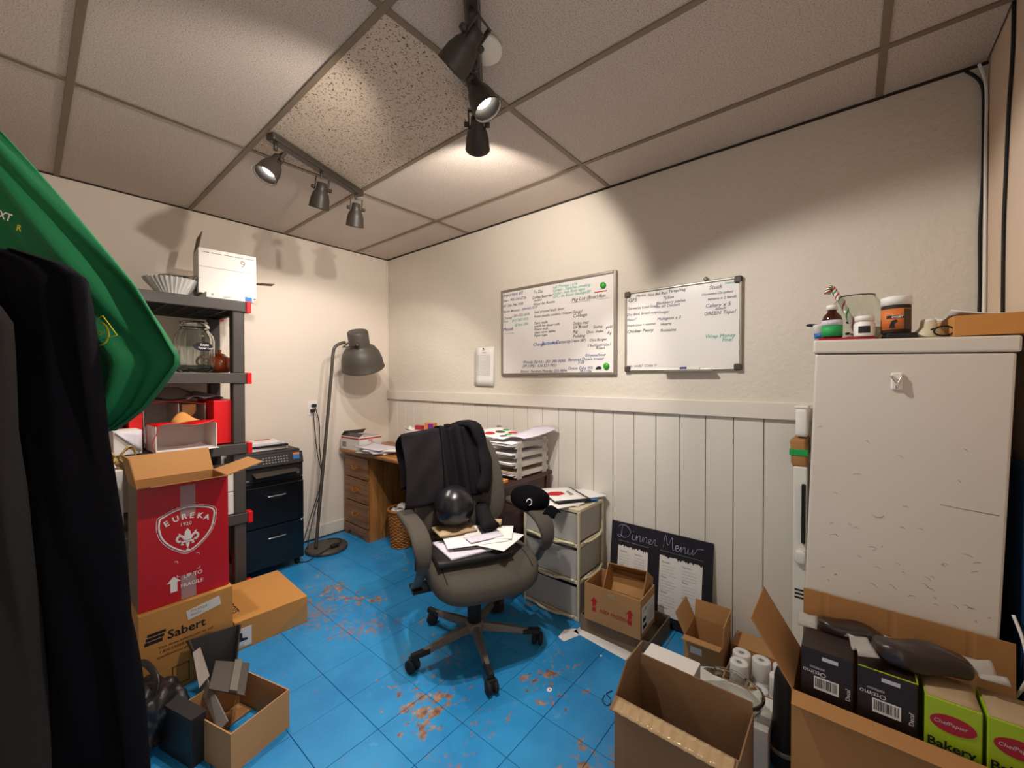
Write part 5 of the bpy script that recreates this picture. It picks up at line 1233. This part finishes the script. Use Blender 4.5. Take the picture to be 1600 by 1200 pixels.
cs_ = thing('coat_stand', 'coat stand carrying the dark coats at the left edge', 'coat stand', (-2.46, -1.80, 0))
MB().tube([(0, 0, .02), (0, 0, 1.98)], .018, 12).build('pole', mRubber, cs_)
MB().lathe([(0, 0), (.16, 0), (.16, .015), (.03, .03), (0, .03)], 32).build('base', mRubber, cs_)
for a in (-.9, -.1, .8, 2.2):
    MB().tube(spline([(0, 0, 1.85), (.08*math.cos(a), .08*math.sin(a), 1.84), (.13*math.cos(a), .13*math.sin(a), 1.90)], 5), .008, 8).build('peg', mRubber, cs_)
mb, A, Bd, c0 = loft(rw(1.05, [(392, -110, 40), (400, -120, 70), (418, -125, 118), (436, -125, 136), (470, -125, 138), (560, -125, 142), (700, -120, 146), (850, -115, 166), (1000, -110, 186), (1133, -105, 200), (1250, -100, 208)]), 1.05, .07, 4.0, .020)
o = mb.build('coat', mCoat); tag(o, 'long black coat hanging at the left edge of the photo', 'coat')
mb, *_ = loft(rw(.93, [(440, -170, -40), (500, -180, 6), (700, -180, 18), (900, -180, 30), (1133, -180, 44), (1260, -180, 50)]), .93, .05, 3.0, .012, seed=2)
o = mb.build('coat', pmat('dark_brown_cloth', '1a1512', .95, bump=.3, bs=250)); tag(o, 'dark brown coat edge in front of the black coat, leftmost', 'coat')
rows = rw(1.24, [(150, -150, -60), (205, -150, 0), (285, -150, 70), (375, -150, 150), (445, -150, 214), (485, -120, 240), (520, -60, 261), (563, 0, 284), (600, 40, 254), (640, 80, 218), (662, 110, 186), (674, 140, 166)])
mb, A, Bd, c0 = loft(rows, 1.24, .022, 3.6, .022, 96, seed=1)
ap = thing('green_apron', 'green apron with yellow emblem hanging behind the black coat', 'apron', (-2.3, -1.9, 0))
mb.build('cloth', mGreenC, ap, loc=(2.3, 1.9, 0))
def gp(px, py, off=-.062): 
    return c0+A*((px-800)/632.9*1.18)+Bd*(off)+V((2.3, 1.9, 1.353+(592.3-py)/632.9*1.18))
b = MB()
b.tube([gp(*p) for p in ((148, 503), (163, 493), (185, 523), (163, 530))], .0016, 6)
b.tube([gp(158+14*math.cos(a), 521+18*math.sin(a)) for a in [k*pi/8-1.6 for k in range(9)]], .0020, 6)
b.build('emblem', mYellow, ap)
Mt = frame(A, (0, 0, 1), gp(155, 524)) @ Matrix.Rotation(.35, 4, 'Z')
text('Que', .018, Mt, mYellow, ap, 'emblem_lettering', .2)
text('XT', .030, frame(A, (0, 0, 1), gp(2, 340)) @ Matrix.Rotation(-.35, 4, 'Z'), mWPrint, ap, 'white_lettering', bold=.02)
text('R', .024, frame(A, (0, 0, 1), gp(30, 360)) @ Matrix.Rotation(-.25, 4, 'Z'), mYellow, ap, 'white_lettering', bold=.02)

# ------------------------------------------------------------------ pile at the lower left
ct = thing('carton_tray', 'bottomless brown carton tray on the floor at the lower left', 'box', (-1.787, -1.711, 0), math.radians(16))
carton_body(.22, .30, .145, .004, False).build('body', mCard, ct)
MB().bx(-.10, .10, .06, .14, .004, .007).build('bottom_flap', mCardIn, ct)
MB().hexa([(-.10, -.14, .004), (-.02, -.14, .004), (-.10, .05, .004), (.0, .05, .004), (-.10, -.14, .007), (-.02, -.14, .007), (-.10, .05, .007), (.0, .05, .007)]).build('bottom_flap', mCardIn, ct)
mLeather = pmat('black_leather', '1c1918', .42, var=.15, vs=30, bump=.3, bs=90)
bgk = thing('leather_bag', 'crumpled black leather bag in the lower left foreground', 'bag', (-2.02, -1.44, 0), .35)
def fnb(p):
    n = noise.noise(V((p.x*8, p.y*8, p.z*8)))*.06+noise.noise(V((p.x*20+3, p.y*20, p.z*20)))*.028+noise.noise(V((p.x*45+3, p.y*45, p.z*45)))*.008
    q = p*(1+n/max(.06, p.length)); q.z = max(q.z, 0); return q
MB().sq((0, 0, .10), (.17, .36, .20), .7, .6, 90, 44, fnb).build('bag_body', mLeather, bgk)
MB().tube(spline([(-.03, -.12, .18), (.0, -.10, .24), (.02, .0, .265), (.02, .08, .24), (.02, .1, .18)], 6), .011, 8, flat=.5).build('strap', mLeather, bgk)
MB().bx(-.088, -.080, -.10, -.06, .06, .13).build('buckle', mAlu, bgk, bevel=.001)
def slab(name, label, cat, pts, t, mat, part, extra=()):
    """a plate through four corner points, thickness t, standing where it lies"""
    c = sum((V(p) for p in pts), V())/4; base = V((c.x, c.y, min(p[2] for p in pts)))
    r = thing(name, label, cat, base); P = [V(p)-base for p in pts]
    n = (P[1]-P[0]).cross(P[3]-P[0]).normalized()
    f = lambda o, h: [tuple(q+n*h) for q in (o[0], o[1], o[3], o[2])]
    MB().hexa(f(P, 0)+f(P, t)).build(part, mat, r, bevel=.002)
    return r, P, n
r, P, n = slab('black_case', 'open black plastic case propped against the brown carton', 'case', [(-1.80, -1.36, .02), (-1.70, -1.36, .02), (-1.66, -1.30, .205), (-1.85, -1.28, .215)], .006, mBlack, 'back_plate')
w1_ = MB()
for i0, i1 in ((1, 2), (3, 0), (0, 1)):
    a_, b_ = P[i0], P[i1]; inn = ((P[0]+P[2])/2-(a_+b_)/2).normalized()*.006; h = -n*.05 if n.y > 0 else n*.05
    w1_.hexa([tuple(q) for q in (a_, b_, a_+inn, b_+inn, a_+h, b_+h, a_+inn+h, b_+inn+h)])
w1_.build('side_wall', mGreyM, r)
r, P, n = slab('grey_tray', 'grey plastic lid with a raised ridge lying over the carton tray', 'tray', [(-1.80, -1.51, .205), (-1.70, -1.585, .175), (-1.765, -1.74, .155), (-1.855, -1.64, .185)], .006, mGreyM, 'plate')
hh = n*.012 if n.z > 0 else -n*.012
a_, b_, c_, d_ = P[0].lerp(P[1], .55), P[0].lerp(P[1], .78), P[3].lerp(P[2], .55), P[3].lerp(P[2], .78)
MB().hexa([tuple(q) for q in (a_, b_, c_, d_)]+[tuple(q+hh) for q in (a_, b_, c_, d_)]).build('ridge', pmat('ridge_grey', '6a6258', .5), r, bevel=.002)
r, P, n = slab('card_sheet', 'pale grey card corner standing in the leather bag', 'card', [(-1.875, -1.60, .175), (-1.835, -1.575, .19), (-1.83, -1.42, .235), (-1.86, -1.44, .235)], .004, pmat('pale_grey_card', '8a8078', .6), 'sheet')
r, P, n = slab('plastic_strip', 'long grey plastic strip standing between the bag and the carton tray', 'strip', [(-1.862, -1.80, .11), (-1.835, -1.81, .14), (-1.835, -1.55, .17), (-1.855, -1.54, .13)], .006, pmat('strip_grey', '77706a', .5), 'strip_body')
bx_ = thing('black_box', 'small black carton standing between the leather bag and the carton tray', 'box', (-1.935, -1.65, 0), math.radians(16))
MB().box((0, 0, .085), (.05, .20, .17)).build('body', mBlack, bx_, bevel=.003)
MB().box((0, 0, .172), (.05, .20, .004)).build('lid', mCoat2, bx_)

# ------------------------------------------------------------------ lettering to meshes
def flush_text():
    tmp = []
    for (s, size, M, mat, parent, name, shear, align, bold, sx) in TEXT:
        cu = bpy.data.curves.new('t', 'FONT'); cu.body = s; cu.size = size; cu.shear = shear; cu.align_x = align; cu.offset = bold*size; cu.resolution_u = 2; cu.fill_mode = 'FRONT'
        o = bpy.data.objects.new('t', cu); COL.objects.link(o); tmp.append(o)
    bpy.context.view_layer.update(); dg = bpy.context.evaluated_depsgraph_get()
    groups = {}
    for o, (s, size, M, mat, parent, name, *_r) in zip(tmp, TEXT):
        me = o.evaluated_get(dg).to_mesh()
        g = groups.setdefault((name, parent.name, mat.name), (MB(), parent, mat))
        g[0].add([tuple(v.co) for v in me.vertices], [tuple(p.vertices) for p in me.polygons], False, M)
    for (nm, pn_, mn_), (mb, parent, mat) in groups.items():
        if not mb.v: continue
        me = bpy.data.meshes.new(nm); me.from_pydata(mb.v, [], mb.f); me.materials.append(mat)
        o = bpy.data.objects.new(nm, me); COL.objects.link(o); o.parent = parent; o['kind'] = 'stuff'
    for o in tmp:
        cu = o.data; bpy.data.objects.remove(o); bpy.data.curves.remove(cu)
flush_text()
